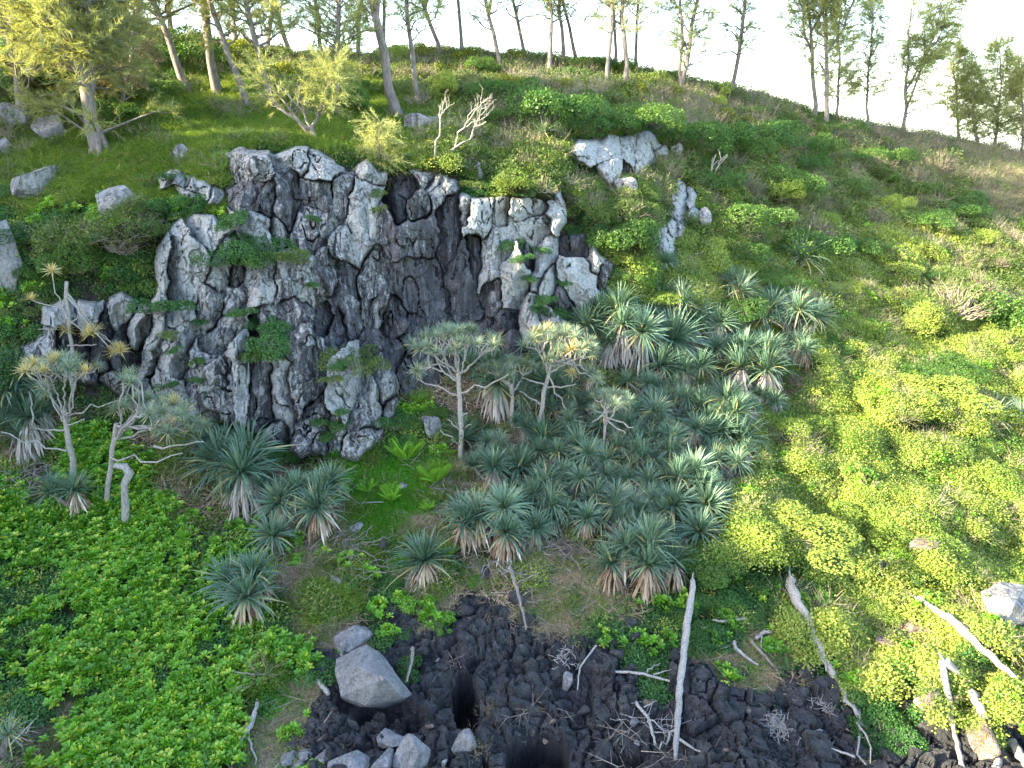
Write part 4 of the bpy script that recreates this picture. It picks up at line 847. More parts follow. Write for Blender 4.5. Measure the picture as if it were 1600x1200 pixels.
# ------------------------------------------------------------ casuarinas along the ridge
def casuarina(base, top, H, r0, c0, spread, nb, plumes, nbl, mat, lab, seed, fork=None, name='casuarina_tree', bw=.022, bl=.42, upb=.5, grp='tall wispy trees along the ridge', roots=0, skip_az=None, wind=(0, 0, 0)):
    g = np.random.default_rng(seed); base = np.asarray(base, float); ld = unit(np.asarray(top, float) - base)
    root = link(name, None, None, tuple(base)); tag(root, lab, 'tree', grp)
    A_ = Acc(); n = 12; t = np.linspace(0, 1, n)[:, None]; T = ld * H * t; w = np.cumsum(g.normal(size=(n, 3)) * [1, 1, 0], 0) * H * .007; w -= t * w[-1]; T = T + w; T[0] = [0, 0, -.4]
    rad = r0 * (1 - .86 * t[:, 0]) ; rad[0] *= 1.35; tube(A_, T, rad, 8, rough=.06)
    stems = [(T, rad, 0)]
    if fork:
        for ft, fx, fy in fork:
            k = int(ft * (n - 1)); e = T[k] + np.array([fx, fy, H * (1 - ft) * .85]); S = curve_pts(T[k], e, 9, .02, 0, g); rs = np.linspace(rad[k] * .8, .03, 9); tube(A_, S, rs, 7, rough=.06); stems.append((S, rs, ft))
    for k in range(roots):
        th = k * 6.28 / roots + g.random() * .5; e = np.array([math.cos(th), math.sin(th), 0]) * r0 * g.uniform(3, 5); e[2] = -.5
        tube(A_, np.array([[0, 0, r0 * 3.5], e * .25 + [0, 0, r0 * 1.3], e * .6 + [0, 0, -.05], e]), [r0 * .5, r0 * .45, r0 * .3, r0 * .12], 6, rough=.1)
    F_ = Acc(); pos = []; drs = []; lvs = []
    for i in range(nb):
        S, rs, ft = stems[g.integers(0, len(stems))] if len(stems) > 1 else stems[0]
        u = c0 + (1 - c0) * (i + g.random()) / nb if ft == 0 else g.uniform(.15, 1); u = min(u, .995)
        f = u * (len(S) - 1); k = int(f); o = S[k] * (1 - f + k) + S[min(k + 1, len(S) - 1)] * (f - k); rr = np.interp(f, np.arange(len(S)), rs)
        uu = (u - c0) / (1 - c0) if ft == 0 else u
        az = i * 2.4 + g.random() * 1.2; ln = spread * (1 - uu * .72) * g.uniform(.6, 1.15) * (1 if g.random() > .2 else .4)
        d = unit(np.array([math.cos(az), math.sin(az), upb + g.normal() * .25]) + np.array(wind)); e = o + d * ln; B = curve_pts(o, e, 6, .045, -.06, g)
        tube(A_, B, np.linspace(min(rr * .5, .07), .008, 6), 4, 0, .5, False)
        for p_ in range(plumes):
            v = g.uniform(.28, 1.0); q = np.array([np.interp(v * 5, np.arange(6), B[:, c]) for c in range(3)])
            pd = unit(d * .8 + rdir(1, -1, g)[0] * .9 + UP * .25 + np.array(wind)); pl = g.uniform(.5, 1.1); s_ = g.random(nbl) ** .8
            pp = q + pd * (s_ * pl)[:, None] - UP * (.12 * s_ ** 2)[:, None]
            pos.append(pp); drs.append(unit(pd * .8 + rdir(nbl, -1, g) * .65 + UP * -.12)); lvs.append(np.clip(g.random() * .6 + .4 * g.random(nbl), 0, 1))
    A_.build('trunk', M['bark'], root)
    pos = np.concatenate(pos); drs = np.concatenate(drs); lvs = np.concatenate(lvs)
    leaves(F_, pos, drs, rdir(len(pos), -1, g), bl * g.uniform(.5, 1.1, len(pos)), bw, 0, lvs, 0, 'tri')
    F_.build('crown', M[mat], root); return root
# base px,py ; a point higher on the stem ; height ; stem radius ; where the crown starts ; spread ; boughs ; look ; forks
CT = [
 (205,132,224,0,11,.20,.35,2.2,46,'needle','thin pale-barked tree with a brown dead tangle'),
 (297,150,240,0,14,.20,.45,2.4,44,'needle','slim trunk leaning hard to the left'),
 (342,150,314,0,15,.22,.45,2.4,44,'needle','straight dark trunk rising from the shaded grass'),
 (392,172,333,0,13,.18,.40,2.2,40,'needle','trunk leaning left behind the grassy cliff top'),
 (432,172,384,0,14,.17,.35,2.3,46,'needle','slender leaning trunk hung with pale green plumes'),
 (522,182,530,0,10,.16,.30,2.0,44,'needle','feathery tree with pale plumes close behind the cliff top'),
 (628,186,588,0,15,.26,.42,2.6,46,'needle_dark','stout forked trunk behind the bare tree'),
 (657,168,638,0,14,.15,.40,2.0,36,'needle','thin trunk close beside the stout forked one'),
 (692,92,655,0,11,.17,.30,2.6,36,'needle_dark','curving leafless-looking trunk on the skyline'),
 (790,116,770,0,12,.17,.30,2.4,40,'needle_dark','curved trunk at the middle of the skyline'),
 (822,90,800,0,12,.15,.35,2.2,36,'needle_dark','sparse dark-plumed tree on the crest'),
 (858,120,855,0,14,.17,.40,2.2,36,'needle','upright trunk with thin blue-green boughs'),
 (880,104,874,0,12,.16,.40,2.0,34,'needle_dark','upright trunk on the crest half hidden by another'),
 (948,136,952,0,13,.17,.40,2.3,40,'needle','upright trunk below a spreading yellow-green crown'),
 (963,106,958,0,12,.15,.42,2.0,34,'needle_dark','thin trunk far back between two nearer trunks'),
 (977,136,974,0,14,.18,.45,2.2,38,'needle','straight trunk in the row of four'),
 (998,118,1003,0,12,.14,.40,2.2,30,'needle_dark','thinnest trunk at the end of the row of four'),
 (1060,162,1088,0,12,.19,.22,2.2,52,'needle_dark','dark bushy-crowned tree with a leaning double trunk'),
 (1141,156,1158,0,14,.19,.35,2.2,40,'needle_dark','tall single trunk leaning slightly right with short boughs'),
 (1271,190,1262,50,12,.20,.42,3.2,60,'needle','tall pale trunk of the close pair with wide crown'),
 (1291,200,1292,0,13,.20,.42,3.2,60,'needle','front trunk of the close pair with yellow-green crown'),
 (1309,192,1311,60,8,.13,.30,1.6,34,'needle','short slim tree right behind the close pair'),
 (1355,206,1362,80,9.5,.13,.42,1.8,36,'needle_dark','slim tree with a small crown standing alone on the ridge'),
 (1411,212,1425,60,11.5,.17,.18,2.8,90,'needle','full windswept tree with blue-green plumes on the ridge'),
 (1500,212,1494,140,7,.13,.15,3.0,50,'needle','low dark spreading tree at the falling end of the ridge'),
 (1556,232,1560,150,8,.14,.15,3.0,60,'needle','yellowish hazy tree on the far shoulder of the hill'),
 (1596,240,1600,160,7,.13,.15,2.4,50,'needle','pale tree at the very end of the ridge'),
]
for i, (bx, by, tx, ty, H, r0, c0, sp, nb, mt, ds) in enumerate(CT):
    b0 = on(bx, by); Yt = b0[1] + (.5 if i % 2 else -.3)
    fk = {6: [(.35, 1.6, .3), (.45, -1.2, .3)], 8: [(.35, 1.6, 0)], 9: [(.3, 1.2, .5)], 17: [(.15, -.9, .3), (.4, 1.2, 0)], 19: [(.45, -2.2, 0), (.5, 1.4, 0)], 20: [(.42, 2.2, 0), (.5, -1.6, .4)], 23: [(.2, 1.5, 0), (.3, 2.6, 0)], 10: [(.4, .8, 0)], 13: [(.5, -1, 0)]}.get(i)
    casuarina(b0, at(tx, ty, Yt), H, r0 * .85, c0 * .5, sp, int(nb * 1.5), 8, 34, mt, ds, 300 + i, fk, wind=(.35, 0, 0) if i in (23, 24) else (0, 0, 0))
g = np.random.default_rng(77)
for i, (px, H, c0, sp, mt) in enumerate([(150, 13, .05, 1.7, 'needle'), (190, 12, .1, 1.5, 'needle'), (228, 13, .08, 1.7, 'needle'), (268, 12, .1, 1.5, 'needle'), (322, 12, .1, 1.6, 'needle'), (368, 13, .12, 1.6, 'needle'), (415, 12, .1, 1.5, 'needle'), (460, 13, .12, 1.6, 'needle'), (505, 12, .1, 1.4, 'needle_dark'), (560, 12, .15, 1.5, 'needle_dark'), (600, 13, .2, 1.5, 'needle'), (722, 13, .25, 1.6, 'needle_dark'), (905, 13, .3, 1.8, 'needle'), (1530, 6, .1, 2.2, 'needle')]):
    py = ridge(px) + (14 if px < 600 else 6); b0 = on(px, py)
    casuarina(b0, at(px + g.uniform(-25, 15), py - 80, b0[1]), H, .13, c0, sp, 60, 8, 34, mt, label(['feathery pale tree', 'wispy tree', 'soft-plumed young tree'][i % 3] + ' on the crest', px, py - 40), 700 + i)
b0 = on(158, 238)
casuarina(b0, at(118, 60, b0[1]), 10, .28, .06, 3.0, 170, 12, 40, 'needle', 'stout gnarled tree with spreading roots and soft yellow-green boughs on the grass', 401, [(.3, -2.0, -.2), (.25, 1.4, .4)], roots=8, bl=.34, upb=.25, grp='trees on the grassy shoulder')
b0 = on(40, 190)
casuarina(b0, at(20, 0, b0[1]), 9, .2, .08, 3.2, 110, 12, 40, 'needle', 'pale feathery tree filling the corner above the grass', 402, [(.3, 1.5, -.2)], bl=.34, grp='trees on the grassy shoulder')
b0 = on(494, 222); 
casuarina(b0, at(448, 165, b0[1]), 3.4, .09, .3, 1.6, 34, 8, 30, 'needle', 'bent dead-limbed sapling with pale plumes at the cliff brink', 403, [(.15, 1.0, .2)], bl=.28, grp='trees on the grassy shoulder')
b0 = on(592, 262)
casuarina(b0, at(592, 225, b0[1]), 1.8, .04, .05, .9, 26, 7, 26, 'needle', 'small drooping sapling hanging over the cliff edge', 404, None, bl=.22, upb=-.5, grp='trees on the grassy shoulder')
b0 = on(190, 175)
casuarina(b0, at(200, 110, b0[1]), 3.6, .10, .1, 1.7, 34, 8, 26, 'needle_brown', 'dead brown-needled sapling beside the stout rooted tree', 405, None, bl=.28, grp='trees on the grassy shoulder')

# bare bleached tree at the cliff top
def bare(name, base, stems, mat, lab, cat, r, grp=None, depth=3, seed=1):
    g = np.random.default_rng(seed); base = np.asarray(base); root = link(name, None, None, tuple(base)); tag(root, lab, cat, grp); A_ = Acc(); B_ = Acc()
    def rec(p, e, rad, d):
        C = curve_pts(p, e, 7, .035, -.04, g); tube(A_ if d == 0 else B_, C, np.linspace(rad, rad * .55, 7), 6, 0, .5, False, .06)
        if d >= depth: return
        L = np.linalg.norm(e - p); dr = unit(e - p)
        for k in range(3 if d < 2 else 2):
            s_ = C[g.integers(3, 7)]; rec(s_, s_ + unit(dr + rdir(1, -.3, g)[0] * .85) * L * g.uniform(.35, .6), rad * .5, d + 1)
    for a_, b_ in stems: rec(np.asarray(a_) - base, np.asarray(b_) - base, r, 0)
    A_.build('trunk', M[mat], root); B_.build('branches', M[mat], root); return root
b0 = on(680, 248); Y0 = b0[1]
bare('dead_tree', b0, [(b0, at(688, 180, Y0)), (on(702, 245), at(735, 185, Y0 - .4)), (on(700, 246), at(760, 190, Y0 + .4))], 'pbark', 'bare bleached tree with crooked twigs at the cliff top', 'dead tree', .042, None, 3, 8)
b0 = on(497, 222, -.1); Y0 = b0[1]
bare('dead_sapling', b0, [(b0, at(465, 165, Y0 - .3)), (b0, at(440, 172, Y0 - .6))], 'driftbrown', 'dark dead sapling leaning left from the grassy brink', 'dead tree', .06, None, 2, 9)
b0 = on(1109, 280); bare('dead_stump', b0, [(b0, b0 + [.1, 0, .9]), (b0 + [.1, 0, 0], b0 + [.5, 0, .95])], 'pbark', 'short pale forked stump sticking out of the dark shrubs', 'stump', .06, None, 1, 10)
b0 = on(1245, 305); bare('dead_branch', b0, [(b0, at(1228, 290, b0[1] - .4))], 'drift', 'short bleached branch poking from the scrub of the upper slope', 'dead branch', .05, None, 1, 11)
b0 = on(193, 822); Y0 = b0[1] - .1
A_ = Acc(); tube(A_, np.array([[0, 0, -.3], at(196, 790, Y0) - b0, at(195, 755, Y0) - b0, at(203, 740, Y0) - b0, at(196, 729, Y0) - b0, at(180, 728, Y0) - b0]), [.13, .12, .11, .13, .12, .09], 9, rough=.12)
tag(A_.build('dead_stump', M['drift'], None, tuple(b0)), 'hooked grey dead stump standing in the leafy mat', 'stump')

# ------------------------------------------------------------ boulders
def ico(sub):
    import bmesh
    b = bmesh.new(); bmesh.ops.create_icosphere(b, subdivisions=sub, radius=1); b.verts.ensure_lookup_table()
    v = np.array([x.co[:] for x in b.verts]); f = np.array([[q.index for q in p.verts] for p in b.faces]); b.free(); return v, f
ICO = {s: ico(s) for s in (3, 4, 5)}
def boulder_mesh(seed, dims, planes=11, sub=4, rough=.05, cut=(.45, .85)):
    g = np.random.default_rng(seed); v, f = ICO[sub]; v = v.copy() * 1.15; N_ = rdir(planes, -1, g); h = g.uniform(*cut, planes)
    for n, k in zip(N_, h):
        d = v @ n; m = d > k; v[m] -= (d[m] - k)[:, None] * n
    v = v * dims; s = max(dims)
    v = v + unit(v) * (rough * s * fbm(v / s * 1.8, 4, seed) + rough * .45 * s * fbm(v / s * 7, 3, seed + 5))[:, None]
    a = Acc(); a.add(v, f); return a
BO = [ # px, py, half width px, half height px, rotation, depth ratio, material, description, subdivision, name
 (546,1000,34,24,.2,.8,'boulder_grey','rounded grey boulder perched behind the huge flat-faced one',5),
 (603,1152,26,20,0,.9,'boulder_grey','pale angular boulder at the edge of the black sand',4),
 (648,1178,34,34,.6,.9,'boulder_grey','large pale angular boulder at the bottom beside the lava',5),
 (600,1190,26,24,.9,.8,'boulder_grey','tilted pale slab between two angular boulders',4),
 (545,1188,28,22,.2,.9,'boulder_grey','grey boulder among the round dark stones',4),
 (726,1156,20,27,.4,.8,'boulder_grey','small pale boulder wedged below the pit in the lava',4),
 (886,1062,11,18,.1,.8,'boulder_grey','squarish pale block standing on the black lava',4),
 (456,1183,15,14,0,1,'boulder_grey','round grey stone on the dark stony bank',4),(482,1178,13,12,0,1,'boulder_grey','rounded pale stone beside the dark cobbles',4),
 (455,1162,12,8,0,1,'lava_stone','dark cobble above the round grey stone',3),(480,1158,12,8,0,1,'lava_stone','dark cobble at the grass edge',3),(500,1165,10,8,0,1,'lava_stone','dark cobble beside the tilted stones',3),(510,1182,16,14,.3,1,'boulder_grey','light stone between cobbles and boulder',4),(470,1198,12,8,0,1,'boulder_grey','grey stone at the bottom of the bank',3),
 (598,852,10,15,0,.8,'lava_stone','dark upright stone in the green hollow',4),(528,908,14,12,0,.8,'boulder','square grey stone amid fallen twigs',4),(560,822,14,9,.3,.8,'boulder','flat stone beside the skirted screw pines',4),
 (673,664,15,22,.2,.8,'boulder','mossy upright boulder at the foot of the flat-topped screw pine',4),(627,760,10,6,0,.8,'boulder','small flat stone in the turf',3),
 (55,290,48,27,.1,.9,'boulder','flat-faced pale boulder in the grass at the shoulder',5),(180,320,27,24,.7,.8,'boulder','leaning pale boulder half sunk in the bushes',4),(286,246,22,15,.2,.9,'boulder','round-topped boulder in the grass above the cliff',4),
 (358,287,11,12,.2,.9,'boulder','small loose block under the overhang',3),
 (12,412,30,72,.1,.8,'boulder','tall dark-streaked rock at the left edge',5),(275,133,12,9,0,.8,'boulder','small grey stone under the leaning trunks',3),(85,200,26,22,.2,.9,'boulder_grey','grey rock in the shade under the feathery tree',4),(30,185,26,20,.4,.9,'boulder_grey','low dark rock beneath the corner tree',4),(3,238,14,18,.4,.9,'boulder_grey','dark rock at the edge under the tree',4),
 (655,198,24,15,.1,.9,'boulder','cracked grey boulder on the sunny grass',4),(678,190,12,9,0,.9,'boulder','smaller rock behind the cracked one on the grass',3),(632,200,10,7,0,.9,'boulder','small stone before the cracked boulder',3),
 (749,270,10,12,.6,.7,'boulder','pale slab tilted out of the bushes',4),(741,296,6,6,0,.8,'boulder','small white stone at the cliff lip',3),(978,292,18,14,.4,.8,'boulder','grey block below the pale upper crag',4),(1090,400,15,10,.2,.8,'boulder','light block below the crag of grey pillars',3),(1055,240,10,14,0,.8,'boulder','rounded end block of the pale upper crag',4),(1100,345,10,16,-.3,.8,'boulder','tilted block on the pillar crag',4),
 (1231,857,20,11,.1,.9,'lava_stone','black stone lying in the green creepers',4),(1190,855,14,8,.1,.9,'lava_stone','low black stone beside another in the creepers',3),(1442,851,21,17,.3,.9,'brown_stone','brown boulder sunlit amid the yellow-green vines',4),
 (1418,976,30,23,.2,.9,'brown_stone','brown wedge-shaped boulder at the head of the sunlit log',5),(1448,982,16,13,.5,.9,'brown_stone','darker rock tucked behind the wedge-shaped boulder',4),
 (1532,1046,28,16,.3,.9,'brown_stone','grey-brown boulder under the sunlit driftwood pole',4),(1570,1045,18,9,.3,.9,'lava_stone','dark stone behind the sunlit driftwood pole',3),(1452,1092,24,26,.3,.9,'brown_stone','dark brown boulder above the tide rocks',4),(1460,1128,22,22,.1,.9,'lava_stone','black boulder beside the log ends',4),(1385,1005,16,20,.2,.9,'brown_stone','dark rock half covered by creepers',4),
 (1408,1148,24,16,.1,.9,'lava_stone','black rock at the end of the green creepers',4),(1530,1150,34,30,.4,.9,'brown_stone','broad brown rock between the driftwood poles',4),(1575,1120,22,16,0,.9,'brown_stone','brown stone near the right edge of the shore',4),(1378,885,9,18,.3,.9,'lava_stone','dark gap stone in the vines',3),(1320,878,8,8,.3,.9,'brown_stone','small brown stone in the vines',3),
 (1490,1085,12,10,0,.9,'brown_stone','small stone by the fork of the driftwood',3),(1560,1185,30,22,.2,.9,'lava_stone','black rock in the bottom corner',4),(1277,1150,18,7,.1,.8,'boulder_grey','long pale stone on the cracked lava',3),(1015,1100,11,8,0,.9,'brown_stone','beige stone on the black lava',3),
 (995,1160,5,4,0,1,'boulder_grey','pebble-like pale stone on the lava',3),(760,1152,6,4,0,1,'boulder_grey','small loose stone by the wedged boulder',3),(810,935,16,14,.3,.9,'lava_stone','black block at the foot of the hanging branch',4),(785,955,14,14,.3,.9,'lava_stone','black block under the tattered skirts',4),(822,965,15,15,.6,.9,'lava_stone','black block beside the hanging branch',4),(725,950,15,12,.3,.9,'lava_stone','black block above the cleft',4),(983,970,14,12,.3,.9,'lava_stone','black rock under the rust-coloured skirt',4),(760,895,13,9,.3,.9,'lava_stone','dark rock between the skirts',3),(840,905,10,8,.3,.9,'lava_stone','dark rock at the edge of the dry litter',3),(160,1022,14,9,.2,.9,'lava_stone','dark stone hidden in the leafy mat',3),(218,1018,20,9,.1,.9,'lava_stone','low dark stone in the leafy mat below a stick',3),(320,1064,10,9,.1,.9,'lava_stone','dark stone in the leafy mat near the shore',3),
]
g = np.random.default_rng(44)
while len(BO) < 125:
    x, y = g.uniform(450, 1600), g.uniform(960, 1195)
    if CL[int(cls(x, y))] != 'K' or any(math.hypot(x - b[0], y - b[1]) < b[2] + 12 for b in BO) or 690 < x < 770 and y < 1150: continue
    s_ = float(np.exp(g.normal() * .45) * 7); mt = g.choice(['lava_stone', 'lava_stone', 'lava_stone', 'brown_stone', 'boulder_grey']); s_ = min(s_, 15 if mt == 'lava_stone' else 8)
    BO.append((x, y, s_, s_ * g.uniform(.6, .9), g.uniform(0, 3), .9, mt, label({'lava_stone': 'loose black rock on the lava', 'brown_stone': 'loose brown stone on the lava', 'boulder_grey': 'loose grey stone on the lava'}[mt], x, y), 3))
for i, (px, py, hw, hh, rot, dp, mt, ds, sub) in enumerate(BO):
    k = mper(px, py); dims = np.array([hw * k, hw * k * dp, hh * k * float(np.interp(py, [300, 1000], [1.25, .92]))]); cut = (.5, .8)
    A_ = boulder_mesh(500 + i, dims, 12 if sub > 3 else 9, sub, .05, cut); P = on(px, py + hh * .35); P[2] += dims[2] * .25
    o = A_.build('boulder' if hw > 12 else 'stone', M[mt], None, tuple(P)); o.rotation_euler = (0, rot * .5, rot)
    tag(o, ds, 'boulder' if hw > 12 else 'stone', {'lava_stone': 'black rocks', 'brown_stone': 'brown rocks among the vines'}.get(mt, 'grey boulders'))

def hull_boulder(pts, mat, lab, seed, grp='grey boulders'):
    import bmesh
    P = []
    Yr = float(surf(np.array([np.mean([p[0] for p in pts])]), np.array([max(p[1] for p in pts)]))[0])
    for p in pts: P.append(at(p[0], p[1], Yr + p[2]))
    P = np.array(P); base = P.mean(0); base[2] = P[:, 2].min(); b = bmesh.new()
    for p in P - base: b.verts.new(p)
    r = bmesh.ops.convex_hull(b, input=b.verts); bmesh.ops.delete(b, geom=[v for v in b.verts if not v.link_faces], context='VERTS')
    bmesh.ops.triangulate(b, faces=b.faces)
    for k in range(4): bmesh.ops.subdivide_edges(b, edges=b.edges, cuts=1, use_grid_fill=True); bmesh.ops.triangulate(b, faces=b.faces)
    v = np.array([x.co[:] for x in b.verts]); b.verts.index_update(); f = np.array([[q.index for q in p.verts] for p in b.faces]); b.free()
    v = v + unit(v - v.mean(0)) * (.07 * fbm(v * 1.3, 3, seed) + .012 * fbm(v * 6, 3, seed + 2))[:, None]
    A_ = Acc(); A_.add(v, f); return tag(A_.build('boulder', M[mat], None, tuple(base), False), lab, 'boulder', grp)
hull_boulder([(527, 1030, .9), (572, 1008, 1.1), (592, 1018, 1.2), (645, 1086, .3), (632, 1092, 0), (572, 1103, -.3), (532, 1088, -.1), (525, 1050, .4), (600, 1060, -.45), (560, 1040, .1), (540, 1105, 1.6), (640, 1110, 1.6), (600, 1030, 2.2)], 'boulder_grey', 'huge flat-faced grey boulder widening downwards beside the black sand', 7)
hull_boulder([(1532, 925, 1.2), (1562, 908, 1.6), (1600, 915, 1.6), (1625, 930, 1.4), (1620, 965, .2), (1568, 984, -.1), (1550, 970, .1), (1540, 945, .5), (1585, 945, 0), (1620, 985, 1.8), (1560, 990, 1.8)], 'boulder', 'big pale ridged boulder at the right edge', 9)
# ------------------------------------------------------------ driftwood
def log(pts, rad, mat, lab, name='driftwood_log', grp='bleached driftwood', stubs=(), split=0):
    P = []
    for p in pts:
        px, py = p[0], p[1]; lift = (p[2] if len(p) > 2 else .1) - .06; q = on(px, min(py, 1330)); P.append(q + UP * lift)
    P = np.array(P); base = P[0].copy(); t = np.linspace(0, len(P) - 1, len(P) * 5); Q = np.stack([np.interp(t, np.arange(len(P)), P[:, c]) for c in range(3)], -1) - base
    g = np.random.default_rng(int(pts[0][0] + pts[0][1])); w = g.normal(size=Q.shape) * rad[0] * .18; Q = Q + w
    A_ = Acc(); tube(A_, Q, np.interp(np.linspace(0, 1, len(Q)), np.linspace(0, 1, len(rad)), rad), 10, rough=.13)
    for k in range(split): tube(A_, curve_pts(Q[0] + g.normal(size=3) * rad[0] * .3, Q[0] + unit(Q[0] - Q[3]) * rad[0] * g.uniform(2, 5) + g.normal(size=3) * rad[0] * .6, 3, 0), [rad[0] * .4, rad[0] * .25, .004], 5)
    for a_, b_, r_ in stubs: tube(A_, curve_pts(on(*a_[:2]) + UP * a_[2] - base, on(*b_[:2]) + UP * b_[2] - base, 6, .04, 0, g), np.linspace(r_, r_ * .4, 6), 6, rough=.1)
    return tag(A_.build(name, M[mat], None, tuple(base)), lab, 'driftwood', grp)
log([(1078, 955, 1.1), (1070, 1010, .8), (1062, 1080, .5), (1058, 1130, .3), (1054, 1188, .1)], [.06, .10, .09, .08, .08, .04], 'drift', 'tall weathered driftwood trunk standing up out of the lava', stubs=[((1060, 1165, .2), (1095, 1180, .1), .04), ((1056, 1150, .2), (1030, 1175, .1), .04)], split=5)
log([(1229, 925, .5), (1245, 960, .4), (1268, 1000, .35), (1292, 1055, .3), (1325, 1105, .25), (1352, 1145, .2)], [.14, .13, .10, .09, .07, .03], 'drift', 'long bleached driftwood log slanting from the creepers over the lava', stubs=[((1340, 1120, .2), (1352, 1200, .1), .04), ((1344, 1130, .2), (1358, 1200, .15), .03), ((1275, 1030, .3), (1292, 1062, .25), .04)], split=4)
log([(1430, 955, .5), (1480, 985, .45), (1530, 1030, .4), (1586, 1075, .3)], [.07, .11, .10, .06], 'drift', 'sunlit driftwood pole lying over boulders at the right', split=3)
log([(1470, 1060, .6), (1505, 1095, .5), (1532, 1130, .4), (1548, 1170, .3), (1562, 1215, .2)], [.10, .12, .11, .09, .08], 'drift', 'thick pale driftwood limb running down to the bottom right', split=1)
log([(1466, 1058, .5), (1476, 1100, .4), (1486, 1150, .3), (1505, 1210, .2)], [.08, .07, .06, .05], 'drift', 'thinner driftwood limb leaning from the same fork down the shore')
log([(1570, 1172, .4), (1600, 1205, .3), (1620, 1230, .3)], [.10, .11, .11], 'drift', 'cut end of a driftwood log at the bottom corner')
log([(1146, 1008, .2), (1150, 1022, .2), (1183, 1043, .15)], [.05, .05, .03], 'drift', 'kinked white driftwood stick on the black lava')
log([(1172, 1008, .2), (1195, 1030, .15), (1218, 1056, .1)], [.05, .04, .03], 'driftbrown', 'straight grey stick lying across the dry grass patch')
log([(1180, 1004, .2), (1192, 996, .25), (1206, 994, .2)], [.05, .05, .04], 'drift', 'short curved white driftwood piece by the creepers', stubs=[((1188, 1000, .2), (1188, 1020, .1), .025)])
log([(1112, 975, .2), (1130, 980, .25), (1165, 972, .2)], [.03, .04, .03], 'drift', 'thin arched driftwood branch on a black outcrop')
log([(1215, 930, .3), (1213, 945, .3), (1220, 970, .2)], [.02, .025, .02], 'drift', 'thin upright white stick beside the slanting log')
log([(404, 1110, .3), (396, 1140, .3), (372, 1172, .2)], [.04, .06, .05], 'drift', 'forked white driftwood branch in the grass at the lower left', stubs=[((392, 1142, .25), (390, 1165, .2), .04), ((390, 1165, .2), (400, 1200, .1), .03)])
log([(498, 1076, .3), (510, 1086, .25), (514, 1092, .2)], [.07, .06, .05], 'drift', 'stubby white driftwood lump beside the huge boulder')
log([(795, 905, .5), (808, 945, .6), (822, 1005, .5)], [.06, .05, .02], 'driftbrown', 'dead branch hanging down over the lava from the skirts', stubs=[((800, 925, .6), (770, 900, .5), .03), ((806, 940, .6), (835, 915, .4), .02)])
log([(646, 1028, .4), (644, 1050, .4), (636, 1078, .3)], [.05, .04, .03], 'driftbrown', 'grey branch leaning by the cleft beside the huge boulder')
log([(930, 1020, .3), (905, 1055, .3), (902, 1085, .2)], [.025, .025, .015], 'drift', 'thin bent white stick on the lava near the pale block')
log([(958, 1056, .2), (1005, 1062, .25), (1050, 1078, .3)], [.03, .035, .03], 'drift', 'long white stick reaching towards the upright trunk', stubs=[((1010, 1062, .25), (1030, 1050, .3), .02), ((1020, 1066, .25), (1048, 1060, .3), .02)])
log([(992, 1108, .3), (1012, 1135, .3), (1024, 1172, .2)], [.04, .035, .03], 'drift', 'arched white branch lying left of the upright trunk', stubs=[((1005, 1120, .3), (1025, 1110, .3), .02), ((1015, 1140, .3), (1050, 1160, .2), .02)])
log([(310, 1195, .2), (316, 1165, .3), (322, 1180, .2)], [.02, .02, .015], 'driftbrown', 'thin stick poking out of the leafy mat')
log([(360, 1061, .3), (400, 1066, .3), (440, 1064, .25)], [.014, .016, .012], 'drift', 'long thin twig across the grass below the lone screw pine')
log([(1130, 815, .2), (1122, 830, .3), (1116, 850, .3)], [.05, .04, .03], 'driftbrown', 'short grey branch at the lower right edge of the thicket', stubs=[((1130, 815, .2), (1145, 808, .2), .05)])
log([(1275, 925, .2), (1300, 945, .2)], [.1, .08], 'driftbrown', 'short brown log half sunk in the creepers')
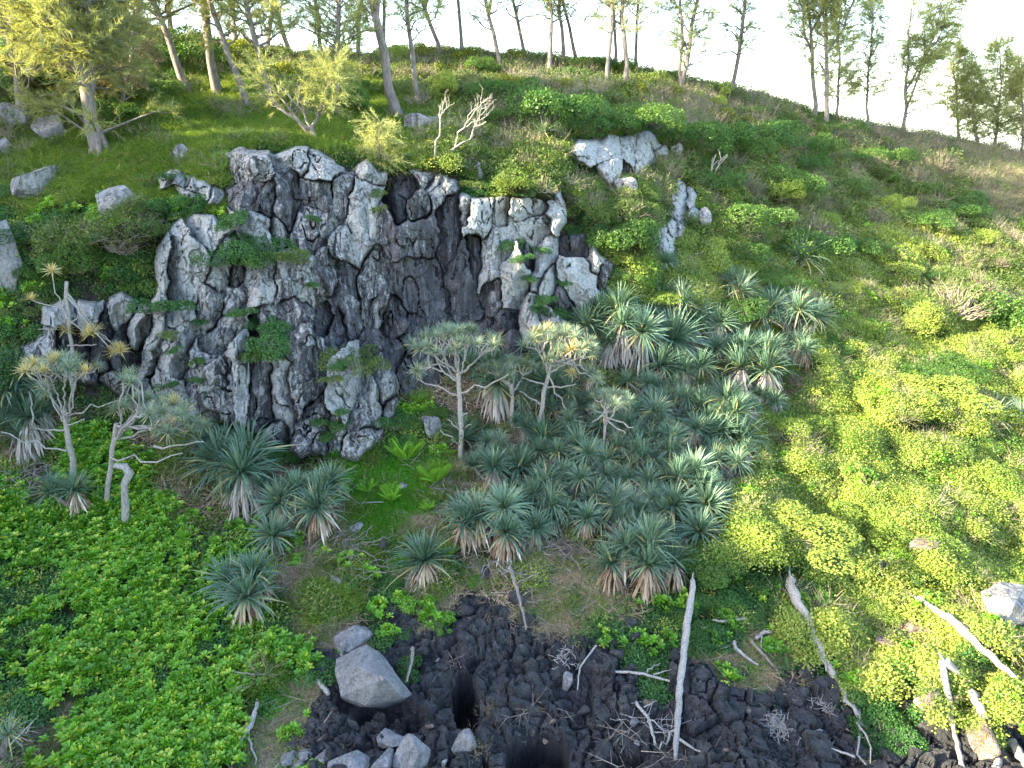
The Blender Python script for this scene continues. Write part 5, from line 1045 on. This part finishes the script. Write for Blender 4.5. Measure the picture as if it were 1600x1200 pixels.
log([(1335, 1190, .2), (1300, 1178, .2), (1270, 1172, .1)], [.03, .02, .012], 'drift', 'curved thin branch at the foot of the slanting log')
log([(528, 770, .2), (560, 790, .15), (600, 788, .15)], [.03, .025, .02], 'drift', 'thin white branch lying in the green hollow')
log([(0, 178, .4), (35, 170, .8), (65, 158, 1.0)], [.05, .05, .03], 'driftbrown', 'bare grey bough sticking out under the corner tree')
def twig_heap(px, py, R0, n, lab, mat='drift', w=.012):
    g = np.random.default_rng(int(px)); P = on(px, py); A_ = Acc()
    for k in range(n):
        c = g.normal(size=3) * [R0 * .45, R0 * .45, R0 * .12] + UP * .12; d = rdir(1, -.25, g)[0] * [1, 1, .4]; L = R0 * g.uniform(.4, 1.1)
        tube(A_, curve_pts(c - d * L / 2, c + d * L / 2, 4, .07, 0, g), [w, w, w * .8, w * .4], 4, 0, .5, False)
    tag(A_.build('twig_heap', M[mat], None, tuple(P)), lab, 'twigs')
twig_heap(1216, 1140, .40, 170, 'round heap of bleached twigs on the cracked lava', 'drift', .008)
twig_heap(1290, 1105, .40, 40, 'loose fan of twigs against the slanting log', 'drift', .007)
twig_heap(1030, 1120, .8, 40, 'tangle of white twigs left of the upright trunk', 'drift', .008)
twig_heap(880, 1035, .35, 40, 'small tangle of dry twigs on top of the pale block')
twig_heap(540, 850, 1.0, 46, 'grey fallen twigs below the skirted screw pines', 'driftbrown', .016)
twig_heap(560, 890, .8, 40, 'tangled fallen twigs by the square grey stone', 'driftbrown', .014)
twig_heap(790, 890, .9, 40, 'dead twigs tangled under the tattered skirts', 'drift', .014)
twig_heap(880, 860, 1.1, 60, 'brown twig litter between the two skirted screw pines', 'driftbrown', .016)
twig_heap(700, 760, .9, 40, 'dead twigs at the foot of the flat-topped screw pine', 'driftbrown', .014)
twig_heap(50, 745, 1.0, 50, 'heap of dead grey leaves and twigs beneath the grey screw pines', 'driftbrown', .02)
print('objects', len(scene.objects), 'faces', sum(len(o.data.polygons) for o in scene.objects if o.type == 'MESH'))
